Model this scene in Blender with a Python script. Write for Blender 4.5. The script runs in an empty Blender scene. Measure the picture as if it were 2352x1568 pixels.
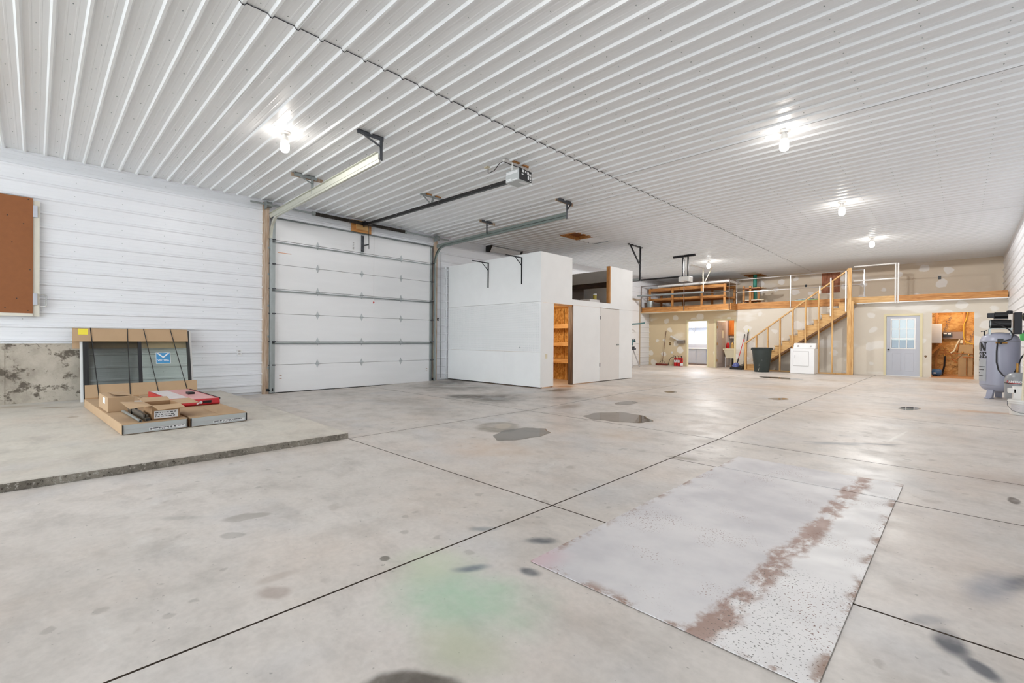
import bpy, math, random
from mathutils import Vector, Matrix
random.seed(7)
S = bpy.context.scene
COL = S.collection

# ------------------------------------------------------------------ camera
CAM_H = 1.17
yaw, pitch, roll = math.radians(44.17), math.radians(-0.233), math.radians(0.387)
Fv = Vector((-math.sin(yaw)*math.cos(pitch), math.cos(yaw)*math.cos(pitch), math.sin(pitch)))
R0 = Vector((math.cos(yaw), math.sin(yaw), 0)); U0 = R0.cross(Fv)
Rv = math.cos(roll)*R0 + math.sin(roll)*U0
Uv = -math.sin(roll)*R0 + math.cos(roll)*U0
cd = bpy.data.cameras.new('camera'); cam = bpy.data.objects.new('camera', cd); COL.objects.link(cam)
cd.sensor_width = 36; cd.lens = 36*1063.5/2352; cd.clip_start = .02; cd.clip_end = 200
M = Matrix((Rv, Uv, -Fv)).transposed().to_4x4(); M.translation = (0, 0, CAM_H)
cam.matrix_world = M
S.camera = cam

# ------------------------------------------------------------------ world, exposure
w = bpy.data.worlds.new('world'); S.world = w; w.use_nodes = True
w.node_tree.nodes['Background'].inputs[0].default_value = (0.84, 0.93, 1.0, 1)
w.node_tree.nodes['Background'].inputs[1].default_value = 7.8
S.view_settings.view_transform = 'Standard'; S.view_settings.look = 'None'
S.view_settings.gamma = 1; S.view_settings.use_curve_mapping = False
S.view_settings.exposure = 0.33
S.cycles.max_bounces = 8; S.cycles.diffuse_bounces = 5; S.cycles.caustics_reflective = False; S.cycles.caustics_refractive = False
BULB_POWER = 28.0         # emission strength of every bulb's glass
BULB_DOWN = 92.0         # light each bulb throws down into the hall
ROOM_LIGHT = 40.0        # unseen lamps added in the side rooms

# ------------------------------------------------------------------ helpers
def lin(h):
    h = h.lstrip('#'); o = []
    for i in (0, 2, 4):
        v = int(h[i:i+2], 16)/255
        o.append(v/12.92 if v <= .04045 else ((v+.055)/1.055)**2.4)
    return (*o, 1)

class MB:
    def __init__(s): s.v = []; s.f = []
    def add(s, vs, fs):
        n = len(s.v); s.v += [Vector(v) for v in vs]; s.f += [tuple(n+i for i in f) for f in fs]; return s
    def box(s, x0, x1, y0, y1, z0, z1):
        x0, x1 = min(x0, x1), max(x0, x1); y0, y1 = min(y0, y1), max(y0, y1); z0, z1 = min(z0, z1), max(z0, z1)
        return s.add([(x0,y0,z0),(x1,y0,z0),(x1,y1,z0),(x0,y1,z0),(x0,y0,z1),(x1,y0,z1),(x1,y1,z1),(x0,y1,z1)],
                     [(0,3,2,1),(4,5,6,7),(0,1,5,4),(1,2,6,5),(2,3,7,6),(3,0,4,7)])
    def bar(s, p0, p1, w, h, up=(0,0,1)):
        p0, p1 = Vector(p0), Vector(p1); d = (p1-p0).normalized(); up = Vector(up)
        a = d.cross(up)
        if a.length < 1e-4: a = d.cross(Vector((1,0,0)))
        a.normalize(); b = a.cross(d).normalized(); a = a*(w/2); b = b*(h/2)
        vs = [p0-a-b, p0+a-b, p0+a+b, p0-a+b, p1-a-b, p1+a-b, p1+a+b, p1-a+b]
        return s.add(vs, [(0,1,2,3),(4,7,6,5),(0,4,5,1),(1,5,6,2),(2,6,7,3),(3,7,4,0)])
    def cyl(s, p0, p1, r, n=12, r2=None):
        p0, p1 = Vector(p0), Vector(p1); r2 = r if r2 is None else r2
        d = (p1-p0).normalized(); a = d.orthogonal().normalized(); b = d.cross(a)
        vs = []
        for p, rr in ((p0, r), (p1, r2)):
            for i in range(n):
                t = 2*math.pi*i/n; vs.append(p + a*(rr*math.cos(t)) + b*(rr*math.sin(t)))
        fs = [(i, (i+1) % n, n+(i+1) % n, n+i) for i in range(n)] + [tuple(range(n-1, -1, -1)), tuple(range(n, 2*n))]
        return s.add(vs, fs)
    def tube(s, pts, r, n=8):
        pts = [Vector(p) for p in pts]; vs = []; fs = []
        d = (pts[1]-pts[0]).normalized(); a = d.orthogonal().normalized()
        for i, p in enumerate(pts):
            d = (pts[min(i+1, len(pts)-1)]-pts[max(i-1, 0)]).normalized()
            a = (a - d*a.dot(d)).normalized(); b = d.cross(a)
            for k in range(n):
                t = 2*math.pi*k/n; vs.append(p + a*(r*math.cos(t)) + b*(r*math.sin(t)))
        m = len(pts)
        for i in range(m-1):
            for k in range(n):
                fs.append((i*n+k, i*n+(k+1) % n, (i+1)*n+(k+1) % n, (i+1)*n+k))
        fs += [tuple(range(n-1, -1, -1)), tuple(range((m-1)*n, m*n))]
        return s.add(vs, fs)
    def lathe(s, prof, c, n=24):
        c = Vector(c); vs = []; fs = []
        for r, z in prof:
            for k in range(n):
                t = 2*math.pi*k/n; vs.append(c + Vector((r*math.cos(t), r*math.sin(t), z)))
        m = len(prof)
        for i in range(m-1):
            for k in range(n):
                fs.append((i*n+k, i*n+(k+1) % n, (i+1)*n+(k+1) % n, (i+1)*n+k))
        fs += [tuple(range(n-1, -1, -1)), tuple(range((m-1)*n, m*n))]
        return s.add(vs, fs)
    def prism(s, poly, a0, a1, axis='y'):
        def mp(u, v, a):
            return {'y': (u, a, v), 'x': (a, u, v), 'z': (u, v, a)}[axis]
        n = len(poly)
        vs = [mp(u, v, a0) for u, v in poly] + [mp(u, v, a1) for u, v in poly]
        fs = [tuple(range(n)), tuple(range(2*n-1, n-1, -1))] + [(i, n+i, n+(i+1) % n, (i+1) % n) for i in range(n)]
        return s.add(vs, fs)
    def quad(s, a, b, c, d): return s.add([a, b, c, d], [(0,1,2,3)])
    def mesh(s, name, off=Vector((0,0,0)), smooth=False):
        m = bpy.data.meshes.new(name); m.from_pydata([v-off for v in s.v], [], s.f)
        import bmesh
        b = bmesh.new(); b.from_mesh(m); bmesh.ops.recalc_face_normals(b, faces=b.faces); b.to_mesh(m); b.free()
        if smooth:
            m.polygons.foreach_set('use_smooth', [True]*len(m.polygons))
            try: m.set_sharp_from_angle(angle=math.radians(40))
            except Exception: pass
        m.update(); return m

def bx(*a): return MB().box(*a)
def origin(o):
    p = Vector((0,0,0))
    while o is not None: p = p + o.location; o = o.parent
    return p
def part(name, mb, mat, parent, smooth=False, bevel=0, label=None, kind=None, flip=False):
    off = origin(parent) if parent else Vector((0,0,0))
    me = mb.mesh(name, off, smooth); o = bpy.data.objects.new(name, me); COL.objects.link(o)
    me.materials.append(mat)
    if parent: o.parent = parent
    if bevel:
        b = o.modifiers.new('bevel', 'BEVEL'); b.width = bevel; b.segments = 2; b.limit_method = 'ANGLE'
    if label: o['label'] = label
    if kind: o['kind'] = kind
    return o
def tag(o, label, cat, group=None):
    o['label'] = label; o['category'] = cat
    if group: o['group'] = group
    return o
def thing(name, label, cat, loc=(0,0,0), group=None):
    o = bpy.data.objects.new(name, None); o.empty_display_size = .1; COL.objects.link(o); o.location = loc
    return tag(o, label, cat, group)
def solo(name, mb, mat, label, cat, group=None, smooth=False, bevel=0):
    xs = [v.x for v in mb.v]; ys = [v.y for v in mb.v]; zs = [v.z for v in mb.v]
    off = Vector(((min(xs)+max(xs))/2, (min(ys)+max(ys))/2, min(zs)))
    me = mb.mesh(name, off, smooth); o = bpy.data.objects.new(name, me); COL.objects.link(o); o.location = off
    me.materials.append(mat)
    if bevel:
        b = o.modifiers.new('bevel', 'BEVEL'); b.width = bevel; b.segments = 2; b.limit_method = 'ANGLE'
    return tag(o, label, cat, group)
def struct(name, mb, mat, parent=None, smooth=False):
    o = part(name, mb, mat, parent, smooth); o['kind'] = 'structure'; return o
def sroot(name, loc=(0,0,0)):
    o = bpy.data.objects.new(name, None); COL.objects.link(o); o.location = loc; o['kind'] = 'structure'; return o
def copy_tree(o, delta, parent=None):
    c = o.copy(); COL.objects.link(c)
    if parent is None: c.location = o.location + Vector(delta)
    else: c.parent = parent
    for ch in list(o.children): copy_tree(ch, delta, c)
    return c
def text_mb(mb, txt, size, fn, bold=0.0, align='LEFT'):
    cu = bpy.data.curves.new('t', 'FONT'); cu.body = txt; cu.size = size; cu.align_x = align; cu.offset = bold; cu.resolution_u = 3
    o = bpy.data.objects.new('t', cu); COL.objects.link(o)
    dg = bpy.context.evaluated_depsgraph_get(); me = bpy.data.meshes.new_from_object(o.evaluated_get(dg))
    mb.add([fn(v.co.x, v.co.y) for v in me.vertices], [tuple(p.vertices) for p in me.polygons])
    bpy.data.objects.remove(o); bpy.data.curves.remove(cu); bpy.data.meshes.remove(me)
    return mb

# ------------------------------------------------------------------ node helper
class NT:
    def __init__(s, name):
        s.m = bpy.data.materials.new(name); s.m.use_nodes = True; s.t = s.m.node_tree
        s.b = s.t.nodes['Principled BSDF']; s.out = s.t.nodes['Material Output']
        s._pos = None
    def n(s, typ, **kw):
        x = s.t.nodes.new(typ)
        for k, v in kw.items(): setattr(x, k, v)
        return x
    def l(s, a, b): s.t.links.new(a, b)
    def set(s, sock, v):
        if hasattr(v, 'is_output'): s.l(v, sock)
        else: sock.default_value = v
    def pos(s):
        if s._pos is None: s._pos = s.n('ShaderNodeNewGeometry').outputs['Position']
        return s._pos
    def scaled(s, sc, loc=(0,0,0), rot=(0,0,0), src=None):
        m = s.n('ShaderNodeMapping'); s.l(src or s.pos(), m.inputs['Vector'])
        m.inputs['Scale'].default_value = sc; m.inputs['Location'].default_value = loc; m.inputs['Rotation'].default_value = rot
        return m.outputs[0]
    def noise(s, scale=5, detail=4, rough=.55, vec=None, dist=0):
        x = s.n('ShaderNodeTexNoise'); s.l(vec or s.pos(), x.inputs['Vector'])
        x.inputs['Scale'].default_value = scale; x.inputs['Detail'].default_value = detail
        x.inputs['Roughness'].default_value = rough; x.inputs['Distortion'].default_value = dist
        return x.outputs['Fac']
    def math(s, op, a, b=None, c=None, clamp=False):
        x = s.n('ShaderNodeMath', operation=op, use_clamp=clamp); s.set(x.inputs[0], a)
        if b is not None: s.set(x.inputs[1], b)
        if c is not None: s.set(x.inputs[2], c)
        return x.outputs[0]
    def rng(s, v, a, b, c=0.0, d=1.0, smooth=True):
        x = s.n('ShaderNodeMapRange', interpolation_type='SMOOTHSTEP' if smooth else 'LINEAR')
        s.set(x.inputs[0], v)
        for i, q in enumerate((a, b, c, d)): x.inputs[i+1].default_value = q
        return x.outputs[0]
    def mix(s, f, a, b, mode='MIX'):
        x = s.n('ShaderNodeMix', data_type='RGBA', blend_type=mode); s.set(x.inputs[0], f)
        s.set(x.inputs[6], a); s.set(x.inputs[7], b); return x.outputs[2]
    def bump(s, h, strength=.3, dist=.01):
        x = s.n('ShaderNodeBump'); s.l(h, x.inputs['Height']); x.inputs['Strength'].default_value = strength
        x.inputs['Distance'].default_value = dist; s.l(x.outputs[0], s.b.inputs['Normal'])
    def col(s, v): s.set(s.b.inputs['Base Color'], v)
    def rough(s, v): s.set(s.b.inputs['Roughness'], v)
    def metal(s, v): s.set(s.b.inputs['Metallic'], v)
    def spec(s, v): s.set(s.b.inputs['Specular IOR Level'], v)

def simple(name, hexc, rough=.5, metal=0, var=.06, vscale=6, spec=.5):
    t = NT(name); c = lin(hexc)
    d = tuple(max(0, x*(1-var*2)) for x in c[:3])+(1,); e = tuple(min(1, x*(1+var)) for x in c[:3])+(1,)
    t.col(t.mix(t.noise(vscale, 5), d, e)); t.rough(rough); t.metal(metal); t.spec(spec); return t.m
def wood(name, light, dark, axis, sc=1.0, rough=.6):
    t = NT(name); k = {'x': (1.2, 14, 14), 'y': (14, 1.2, 14), 'z': (14, 14, 1.2)}[axis]
    v = t.scaled(tuple(q*sc for q in k))
    g = t.noise(2.2, 6, .6, v, .6); c = t.mix(t.rng(g, .32, .7), lin(dark), lin(light))
    kn = t.noise(2.4, 2, .5, t.scaled((3, 3, 3)))
    c = t.mix(t.rng(kn, .68, .76, 0, .55), c, lin('#7a4a22')); t.col(c); t.rough(rough); t.bump(g, .15, .004); return t.m
def emit(name, hexc, strength):
    t = NT(name); t.b.inputs['Base Color'].default_value = lin(hexc)
    t.b.inputs['Emission Color'].default_value = lin(hexc); t.b.inputs['Emission Strength'].default_value = strength; return t.m

# ------------------------------------------------------------------ materials
def painted_metal(name, hexc, rough, axis):
    t = NT(name); v = t.scaled({'x': (.6, 5, 5), 'y': (5, .6, 5)}[axis])
    g = t.noise(1.6, 3, .5, v); c = lin(hexc)
    t.col(t.mix(t.rng(g, .3, .7), tuple(q*.975 for q in c[:3])+(1,), c)); t.rough(rough)
    h = t.noise(2.0, 2, .5, t.scaled({'x': (.5, 3, 3), 'y': (3, .5, 3)}[axis])); t.bump(h, .12, .02); return t.m
M_CEIL = painted_metal('white_ceiling_steel', '#eff1f3', .34, 'x')
M_WALL = painted_metal('white_wall_steel', '#e6e8ec', .36, 'y')
M_DOOR = painted_metal('door_skin_white', '#f2f2f3', .45, 'y')
M_GALV = simple('galvanised_steel', '#a9b0b0', .42, .75, .1, 9)
M_TRACKPAINT = simple('beige_track_steel', '#c8c8bc', .4, .3, .06, 9)
M_TRACKG = simple('grey_green_track', '#8a938e', .45, .3, .08, 9)
M_STEELD = simple('dark_angle_iron', '#5d6066', .5, .5, .12, 12)
M_BLACKST = simple('black_steel', '#26262a', .45, .4, .1, 12)
M_BLACK = simple('black_plastic', '#161618', .4, 0, .1)
M_SPRING = simple('oiled_spring_steel', '#3a342f', .4, .5, .2, 30)
M_PINE = {a: wood('pine_'+a, '#dcb57c', '#bf9056', a) for a in 'xyz'}
M_PINEW = {a: wood('warm_pine_'+a, '#cf9656', '#a46a34', a) for a in 'xyz'}
M_JAMB = wood('weathered_jamb', '#cbb9a6', '#a98d74', 'z')
M_HARDB = simple('brown_hardboard', '#8c542a', .6, 0, .08, 14)
M_WHITE = simple('white_paint', '#e7e7e6', .5, 0, .02, 4)
M_WOODW = simple('white_painted_board', '#f2f2f1', .55, 0, .03, 3)
M_CARD = simple('cardboard', '#b99b7a', .8, 0, .05, 5)
M_CARDD = simple('cardboard_inner', '#a5805c', .85, 0, .06, 5)
M_GALVB = simple('grey_frame_end', '#b9bdbd', .5, .1, .04, 8)
M_PAPER = simple('white_label_paper', '#e4e5e6', .6, 0, .02)
M_INK = simple('black_ink', '#1c1c1e', .6, 0, 0)
M_YEL = simple('yellow_note', '#eedd45', .6, 0, .02)
M_BLUE = simple('blue_sticker', '#3f8fc4', .5, 0, .12, 60)
M_REDP = simple('red_toolbox_paint', '#c01f2a', .3, 0, .06, 8)
M_PINK = simple('pink_film', '#e2a3a2', .35, 0, .05, 6)
M_RED = simple('red_paint', '#c8161c', .3, 0, .05)
M_GREEN = simple('green_pvc', '#17937f', .4, 0, .05)
M_LIME = simple('lime_plastic', '#5cc46a', .5, 0, .05)
M_CHROME = simple('bright_steel', '#d5d6d6', .25, .9, .04)
M_PIPEW = simple('white_pipe', '#e4e2de', .35, .1, .03)
M_TANK = simple('tank_lavender_grey', '#a3a5b5', .35, .05, .04, 3)
M_TANKG = simple('tank_grey', '#8b8d90', .35, .05, .05, 4)
def scuffed(name):
    t = NT(name); c = t.mix(t.noise(3, 5), lin('#242b2a'), lin('#39423f'))
    m = t.math('MULTIPLY', t.rng(t.noise(9, 4, .6, t.scaled((1, 1, .35))), .6, .72), t.rng(t.noise(2.4, 3), .5, .6)); t.col(t.mix(m, c, lin('#a9aba2'))); t.rough(.55); return t.m
M_CANG = scuffed('dark_green_can')
M_APPL = simple('appliance_white', '#ebebeb', .3, 0, .01)
M_DGREY = simple('door_grey_paint', '#bcbfc8', .45, 0, .02)
M_DTAUPE = simple('taupe_door_paint', '#b4a59c', .5, 0, .03)
M_TRIMC = simple('cream_trim', '#ddd2ac', .55, 0, .03)
M_CABG = simple('cabinet_grey', '#a2a5ae', .5, 0, .04)
M_CABO = wood('orange_oak', '#e08c3c', '#c06c24', 'z', .8, .4)
M_BLUEW = simple('cool_white_wall', '#dfe7f4', .6, 0, .01)
M_GREYB = simple('brown_grey_box', '#8f7c74', .55, 0, .05)
M_PANELG = simple('panel_grey', '#b8b4b4', .5, 0, .03)
M_BRASS = simple('brass', '#b78a4a', .35, .8, .1)
M_COPPER = simple('copper_pipe', '#b4703c', .4, .6, .1)
M_BLUET = simple('blue_tank_paint', '#3d6592', .4, 0, .06)
M_PVCW = simple('cream_pvc', '#e6dcc0', .45, 0, .03)
M_REDPX = simple('pink_pipe', '#d8908c', .4, 0, .03)
M_YWIRE = simple('yellow_cable', '#e2b83c', .5, 0, .03)
M_ATTIC = simple('dark_roof_deck', '#2a241f', .9, 0, .1)
M_BRISTLE = simple('red_brown_bristle', '#7c3326', .8, 0, .1, 40)
M_TEAL = simple('saw_teal', '#5a8486', .4, .3, .1, 14)

def glass(name, tint, rough=.02, alpha=.75):
    t = NT(name); tr = t.n('ShaderNodeBsdfTransparent'); tr.inputs[0].default_value = lin(tint)
    gl = t.n('ShaderNodeBsdfGlossy'); gl.inputs['Roughness'].default_value = rough
    fr = t.n('ShaderNodeFresnel'); bf = t.n('ShaderNodeNewGeometry').outputs['Backfacing']; t.l(t.math('MULTIPLY_ADD', bf, 1/1.45-1.45, 1.45), fr.inputs[0])
    mx = t.n('ShaderNodeMixShader'); t.l(fr.outputs[0], mx.inputs[0]); t.l(tr.outputs[0], mx.inputs[1]); t.l(gl.outputs[0], mx.inputs[2])
    t.l(mx.outputs[0], t.out.inputs[0]); return t.m
M_GLASSD = glass('dark_screen_glass', '#d2d4d2')
M_GLASS = glass('clear_glass', '#f6faf7')
M_WATER = glass('puddle_water', '#c6c0b8', .015)
def bulb_glass(name, strength):      # glowing translucent envelope: gives off light and lets the filament's light through
    t = NT(name); e = t.n('ShaderNodeEmission'); e.inputs[0].default_value = lin('#fff8f0'); e.inputs[1].default_value = strength
    tr = t.n('ShaderNodeBsdfTransparent'); ad = t.n('ShaderNodeAddShader'); t.l(e.outputs[0], ad.inputs[0]); t.l(tr.outputs[0], ad.inputs[1]); t.l(ad.outputs[0], t.out.inputs[0]); return t.m
M_BULB = bulb_glass('lit_bulb', BULB_POWER*.5)

def osb(name):
    t = NT(name); vo = t.n('ShaderNodeTexVoronoi'); t.l(t.scaled((16, 16, 9)), vo.inputs['Vector']); vo.inputs['Scale'].default_value = 2
    c = t.mix(t.rng(vo.outputs['Color'], .1, .9), lin('#b8823c'), lin('#e0b468'))
    c = t.mix(t.rng(t.noise(18, 3), .62, .72, 0, .8), c, lin('#6e4a20')); t.col(c); t.rough(.7); return t.m
M_OSB = osb('osb_board')
def ply(name):
    t = NT(name); g = t.noise(2, 5, .6, t.scaled((12, 12, 1.5)), .8)
    c = t.mix(t.rng(g, .3, .7), lin('#8a5238'), lin('#b4785a'))
    c = t.mix(t.rng(t.noise(5, 1, .5), .68, .74, 0, .9), c, lin('#4a2818')); t.col(c); t.rough(.7); return t.m
M_PLY = ply('stained_plywood')
def drywall(name, base, mud, amount):
    t = NT(name)
    nz = t.n('ShaderNodeTexNoise'); t.l(t.pos(), nz.inputs['Vector']); nz.inputs['Scale'].default_value = 5
    ad = t.n('ShaderNodeVectorMath', operation='MULTIPLY_ADD'); t.l(nz.outputs['Color'], ad.inputs[0])
    ad.inputs[1].default_value = (.16, .16, .16); t.l(t.pos(), ad.inputs[2])
    vo = t.n('ShaderNodeTexVoronoi'); vo.voronoi_dimensions = '3D'
    t.l(t.scaled((1.75, .02, 1.9), src=ad.outputs[0]), vo.inputs['Vector']); vo.inputs['Scale'].default_value = 1.0
    vo.inputs['Randomness'].default_value = .62
    sz = t.rng(t.noise(1.3, 2), .35, .65, .17, .30)
    patch = t.rng(t.math('SUBTRACT', sz, vo.outputs['Distance']), -.03, .02)
    seam = t.rng(t.noise(.9, 3, .5, t.scaled((.6, .6, 1.6))), .56, .64, 0, 1)
    f = t.math('MAXIMUM', t.math('MULTIPLY', patch, .95), t.math('MULTIPLY', seam, amount))
    b = t.mix(t.noise(2.2, 4), tuple(q*.92 for q in lin(base)[:3])+(1,), lin(base))
    t.col(t.mix(f, b, lin(mud))); t.rough(.75); return t.m
M_DRYU = drywall('drywall_upper', '#e0d2be', '#eeeae6', .4)
M_DRYL = drywall('drywall_lower_left', '#dcc9a6', '#ece6da', .55)
M_DRYR = drywall('drywall_lower_right', '#dad1c2', '#e3dfd8', .9)
def kraft(name):
    t = NT(name); g = t.noise(3.5, 6, .7, t.scaled((1, 1, 1.6)), .3)
    c = t.mix(t.rng(g, .35, .65), lin('#b67c3c'), lin('#deb070')); c = t.mix(t.rng(t.noise(7, 5, .7, t.scaled((1, 1, 1), (2, 5, 1))), .58, .66, 0, .7), c, lin('#6e4420'))
    t.col(c); t.rough(.6); t.bump(g, 1.0, .08); return t.m
M_KRAFT = kraft('kraft_insulation')
M_CBOARD = simple('particle_board', '#b79a72', .8, 0, .12, 5)

# concrete with stains and wear (world coordinates, so the marks stay where the floor has them)
def concrete(name, c1, c2, stains, rough=(.28, .55), speck=True):
    t = NT(name)
    n1 = t.noise(.55, 5, .6); n2 = t.noise(3.2, 6, .62); n3 = t.noise(28, 4, .6)
    c = t.mix(t.rng(n1, .3, .7), lin(c1), lin(c2))
    c = t.mix(t.rng(n2, .42, .78, 0, .42), c, lin('#a19a92'))
    n4 = t.noise(1.5, 5, .65, t.scaled((1, 2.2, 1), (0, 0, 0), (0, 0, .6)))
    c = t.mix(t.rng(n4, .48, .75, 0, .38), c, lin('#8f8a84'))
    c = t.mix(t.rng(t.noise(2.3, 6, .7, t.scaled((1, 1, 1), (9, 4, 0)), .8), .55, .72, 0, .35), c, lin('#e2ded8'))
    c = t.mix(t.rng(t.noise(.9, 3, .6, t.scaled((1, 1, 1), (21, 14, 0))), .5, .7, 0, .3), c, lin('#b9bbc0'))
    if speck:
        for (vs_, th, cc, off) in ((1.7, .09, '#94897d', (3, 8, 0)), (4.5, .14, '#807971', (13, 2, 0))):
            nzv = t.n('ShaderNodeTexNoise'); t.l(t.pos(), nzv.inputs['Vector']); nzv.inputs['Scale'].default_value = vs_*3; nzv.inputs['Detail'].default_value = 4
            av = t.n('ShaderNodeVectorMath', operation='MULTIPLY_ADD'); t.l(nzv.outputs['Color'], av.inputs[0]); av.inputs[1].default_value = (.35/vs_,)*3; t.l(t.pos(), av.inputs[2])
            vo = t.n('ShaderNodeTexVoronoi', voronoi_dimensions='2D'); t.l(t.scaled((1, 1, 1), off, src=av.outputs[0]), vo.inputs['Vector']); vo.inputs['Scale'].default_value = vs_
            on = t.rng(t.noise(.8, 2, .5, t.scaled((1, 1, 1), off)), .48, .56)
            sp_ = t.n('ShaderNodeSeparateColor'); t.l(vo.outputs['Color'], sp_.inputs[0])
            rad = t.math('MULTIPLY', sp_.outputs[0], th)
            c = t.mix(t.math('MULTIPLY', t.math('MULTIPLY', t.rng(t.math('SUBTRACT', rad, vo.outputs['Distance']), -.03, .05), on), .38), c, lin(cc))
    c = t.mix(t.rng(t.noise(.8, 4, .6, t.scaled((1, 1, 1), (7, 3, 0))), .45, .75, 0, .35), c, lin('#dbc7b7'))
    c = t.mix(t.rng(n3, .3, .75, 0, .14), c, lin('#7d7871'))
    if speck:
        sp = t.noise(34, 2, .5, t.scaled((1, 1, 1), (3.3, 1.7, 0)))
        c = t.mix(t.rng(sp, .70, .75, 0, .45), c, lin('#6b665f'))
    wob = t.n('ShaderNodeTexNoise'); t.l(t.pos(), wob.inputs['Vector']); wob.inputs['Scale'].default_value = 3.0; wob.inputs['Detail'].default_value = 5
    sub = t.n('ShaderNodeVectorMath', operation='SUBTRACT'); t.l(wob.outputs['Color'], sub.inputs[0]); sub.inputs[1].default_value = (.5, .5, .5)
    for (cx, cy, rx, ry, rot, col, st, soft, wb) in stains:
        ad = t.n('ShaderNodeVectorMath', operation='MULTIPLY_ADD'); t.l(sub.outputs[0], ad.inputs[0]); ad.inputs[1].default_value = (wb, wb, 0)
        t.l(t.pos(), ad.inputs[2])
        mp = t.n('ShaderNodeMapping', vector_type='TEXTURE'); t.l(ad.outputs[0], mp.inputs['Vector'])
        mp.inputs['Location'].default_value = (cx, cy, 0); mp.inputs['Rotation'].default_value = (0, 0, math.radians(rot)); mp.inputs['Scale'].default_value = (rx, ry, 50)
        ln = t.n('ShaderNodeVectorMath', operation='LENGTH'); t.l(mp.outputs[0], ln.inputs[0])
        f = t.rng(ln.outputs['Value'], 1-soft, 1.0, st, 0)
        f = t.math('MULTIPLY', f, t.rng(n2, .3, .6, .55, 1.0))
        c = t.mix(f, c, lin(col))
    t.col(c); t.rough(t.rng(t.math('ADD', t.math('MULTIPLY', n1, .6), t.math('MULTIPLY', n2, .4)), .35, .65, rough[0], rough[1])); t.spec(.45)
    t.bump(n3, .08, .004); return t.m
STAINS = [  # cx, cy, rx, ry, rot, colour, strength, softness, wobble
    (-1.62, 1.36, .5, .34, 20, '#9ccaa4', .6, .9, .4), (-1.95, 1.45, .3, .25, 30, '#c3cdb0', .6, .9, .3),
    (-1.35, 1.15, .3, .22, 0, '#b9bfa0', .6, .9, .2),
    (-1.30, .88, .2, .12, 40, '#5a534a', .95, .35, .22), (-2.12, 1.93, .12, .05, 45, '#757a80', .8, .8, .1),
    (-1.74, 2.05, .13, .06, 45, '#54585e', .9, .8, .1), (-1.79, 1.56, .13, .05, 60, '#6f7880', .9, .8, .1), (-1.55, 1.74, .08, .06, 0, '#565a60', .9, .7, .1),
    (.22, 3.36, .07, .26, -20, '#4c4d52', .95, .8, .1), (.12, 3.2, .12, .36, -15, '#8b8d96', .7, .8, .1), (-.02, 2.5, .07, .14, 10, '#4e5058', .95, .6, .1), (.06, 2.36, .05, .1, 40, '#50525a', .9, .6, .08), (-.1, 2.62, .12, .06, 40, '#6c6e76', .8, .7, .1),
    (-2.27, .76, .1, .07, 40, '#a39389', .8, .5, .12), (-2.4, .82, .05, .12, 0, '#b5a79c', .7, .6, .12),
    (-3.35, .98, .16, .07, 60, '#a29b93', .8, .3, .2), (-3.09, .81, .08, .06, 30, '#9b958e', .8, .3, .12), (-3.61, .67, .16, .06, 50, '#a8a39c', .7, .7, .2),
    (-2.19, 1.3, .035, .03, 0, '#5e574e', .9, .3, .05), (.29, 5.06, .04, .12, 0, '#4a3a2e', .95, .4, .08),
    (-4.44, 4.3, .34, .42, 40, '#8d8375', .85, .3, .16), (-4.45, 4.42, .14, .24, 40, '#c0b5a5', .8, .4, .1),
    (-6.6, 6.4, .9, 1.1, 20, '#655d54', .9, .85, .6), (-8.7, 7.0, 1.8, 1.0, 30, '#857c73', .85, .9, .6), (-9.6, 7.6, .8, .7, 0, '#5a5148', .9, .8, .5), (-9.9, 8.0, .6, .25, 0, '#4e4438', .9, .7, .3),
    (-7.2, 6.1, .7, .4, 20, '#595148', .9, .7, .4), (-5.6, 7.3, .7, .4, 40, '#8a8279', .6, .8, .4), (-4.9, 6.5, .25, .5, 10, '#8f8375', .7, .8, .25),
    (-8.7, 7.3, 1.5, .09, 44, '#e2e2e0', .9, .6, .15), (-6.5, 8.2, .25, .7, 0, '#6b5d46', .8, .7, .3), (-6.85, 8.95, .25, .45, 0, '#a47a4e', .85, .7, .2),
    (-7.4, 11.6, .25, 1.1, 0, '#8c857c', .6, .8, .3),
    (-1.0, 6.35, .5, .09, 35, '#8f8f90', .75, .8, .2), (-.75, 6.6, .5, .07, 30, '#85868a', .75, .8, .2), (-1.15, 6.3, .3, .05, 20, '#8c8d90', .7, .7, .2),
    (.35, 10.7, .6, .22, 10, '#b98a5a', .75, .8, .3), (-.55, 7.3, .025, .55, -7, '#e0dcd4', .9, .5, .02), (-2.13, 8.0, .03, 1.2, -5, '#dcd8d0', .8, .5, .02),
    (-3.0, 5.1, .5, .5, 0, '#ccb6a0', .5, .9, .3), (-6.2, 4.4, .9, .5, 0, '#a59e94', .5, .9, .4), (-9.3, 4.4, .9, .6, 0, '#a39a8e', .55, .9, .4),
    (-2.6, 16.0, .8, .5, 0, '#b5a48f', .5, .8, .3), (-8.6, 16.5, 1.2, .9, 0, '#a3988a', .5, .8, .5), (-.4, 18.6, 1.4, .9, 0, '#c4a88a', .5, .8, .3),
    (-3.6, 3.4, .9, .7, 20, '#d3b9a2', .5, .9, .5), (-4.4, 8.2, 1.3, .8, 30, '#bda58e', .45, .9, .6), (-1.2, 9.2, 1.0, 1.4, 0, '#c4ae98', .45, .9, .5), (-7.6, 4.8, 1.2, .7, 10, '#9a9288', .5, .9, .6), (-3.2, 12.5, 1.4, 1.2, 0, '#bfa68d', .45, .9, .6), (.3, 5.7, .35, .5, 0, '#a89484', .5, .8, .3), (-.75, 4.9, .5, .08, 10, '#a99e90', .6, .7, .15), (-2.0, 4.5, .2, .08, 10, '#9b9184', .7, .6, .15),
]
M_FLOOR = concrete('floor_concrete', '#cdc5bd', '#d9d1ca', STAINS, (.32, .58))
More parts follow.
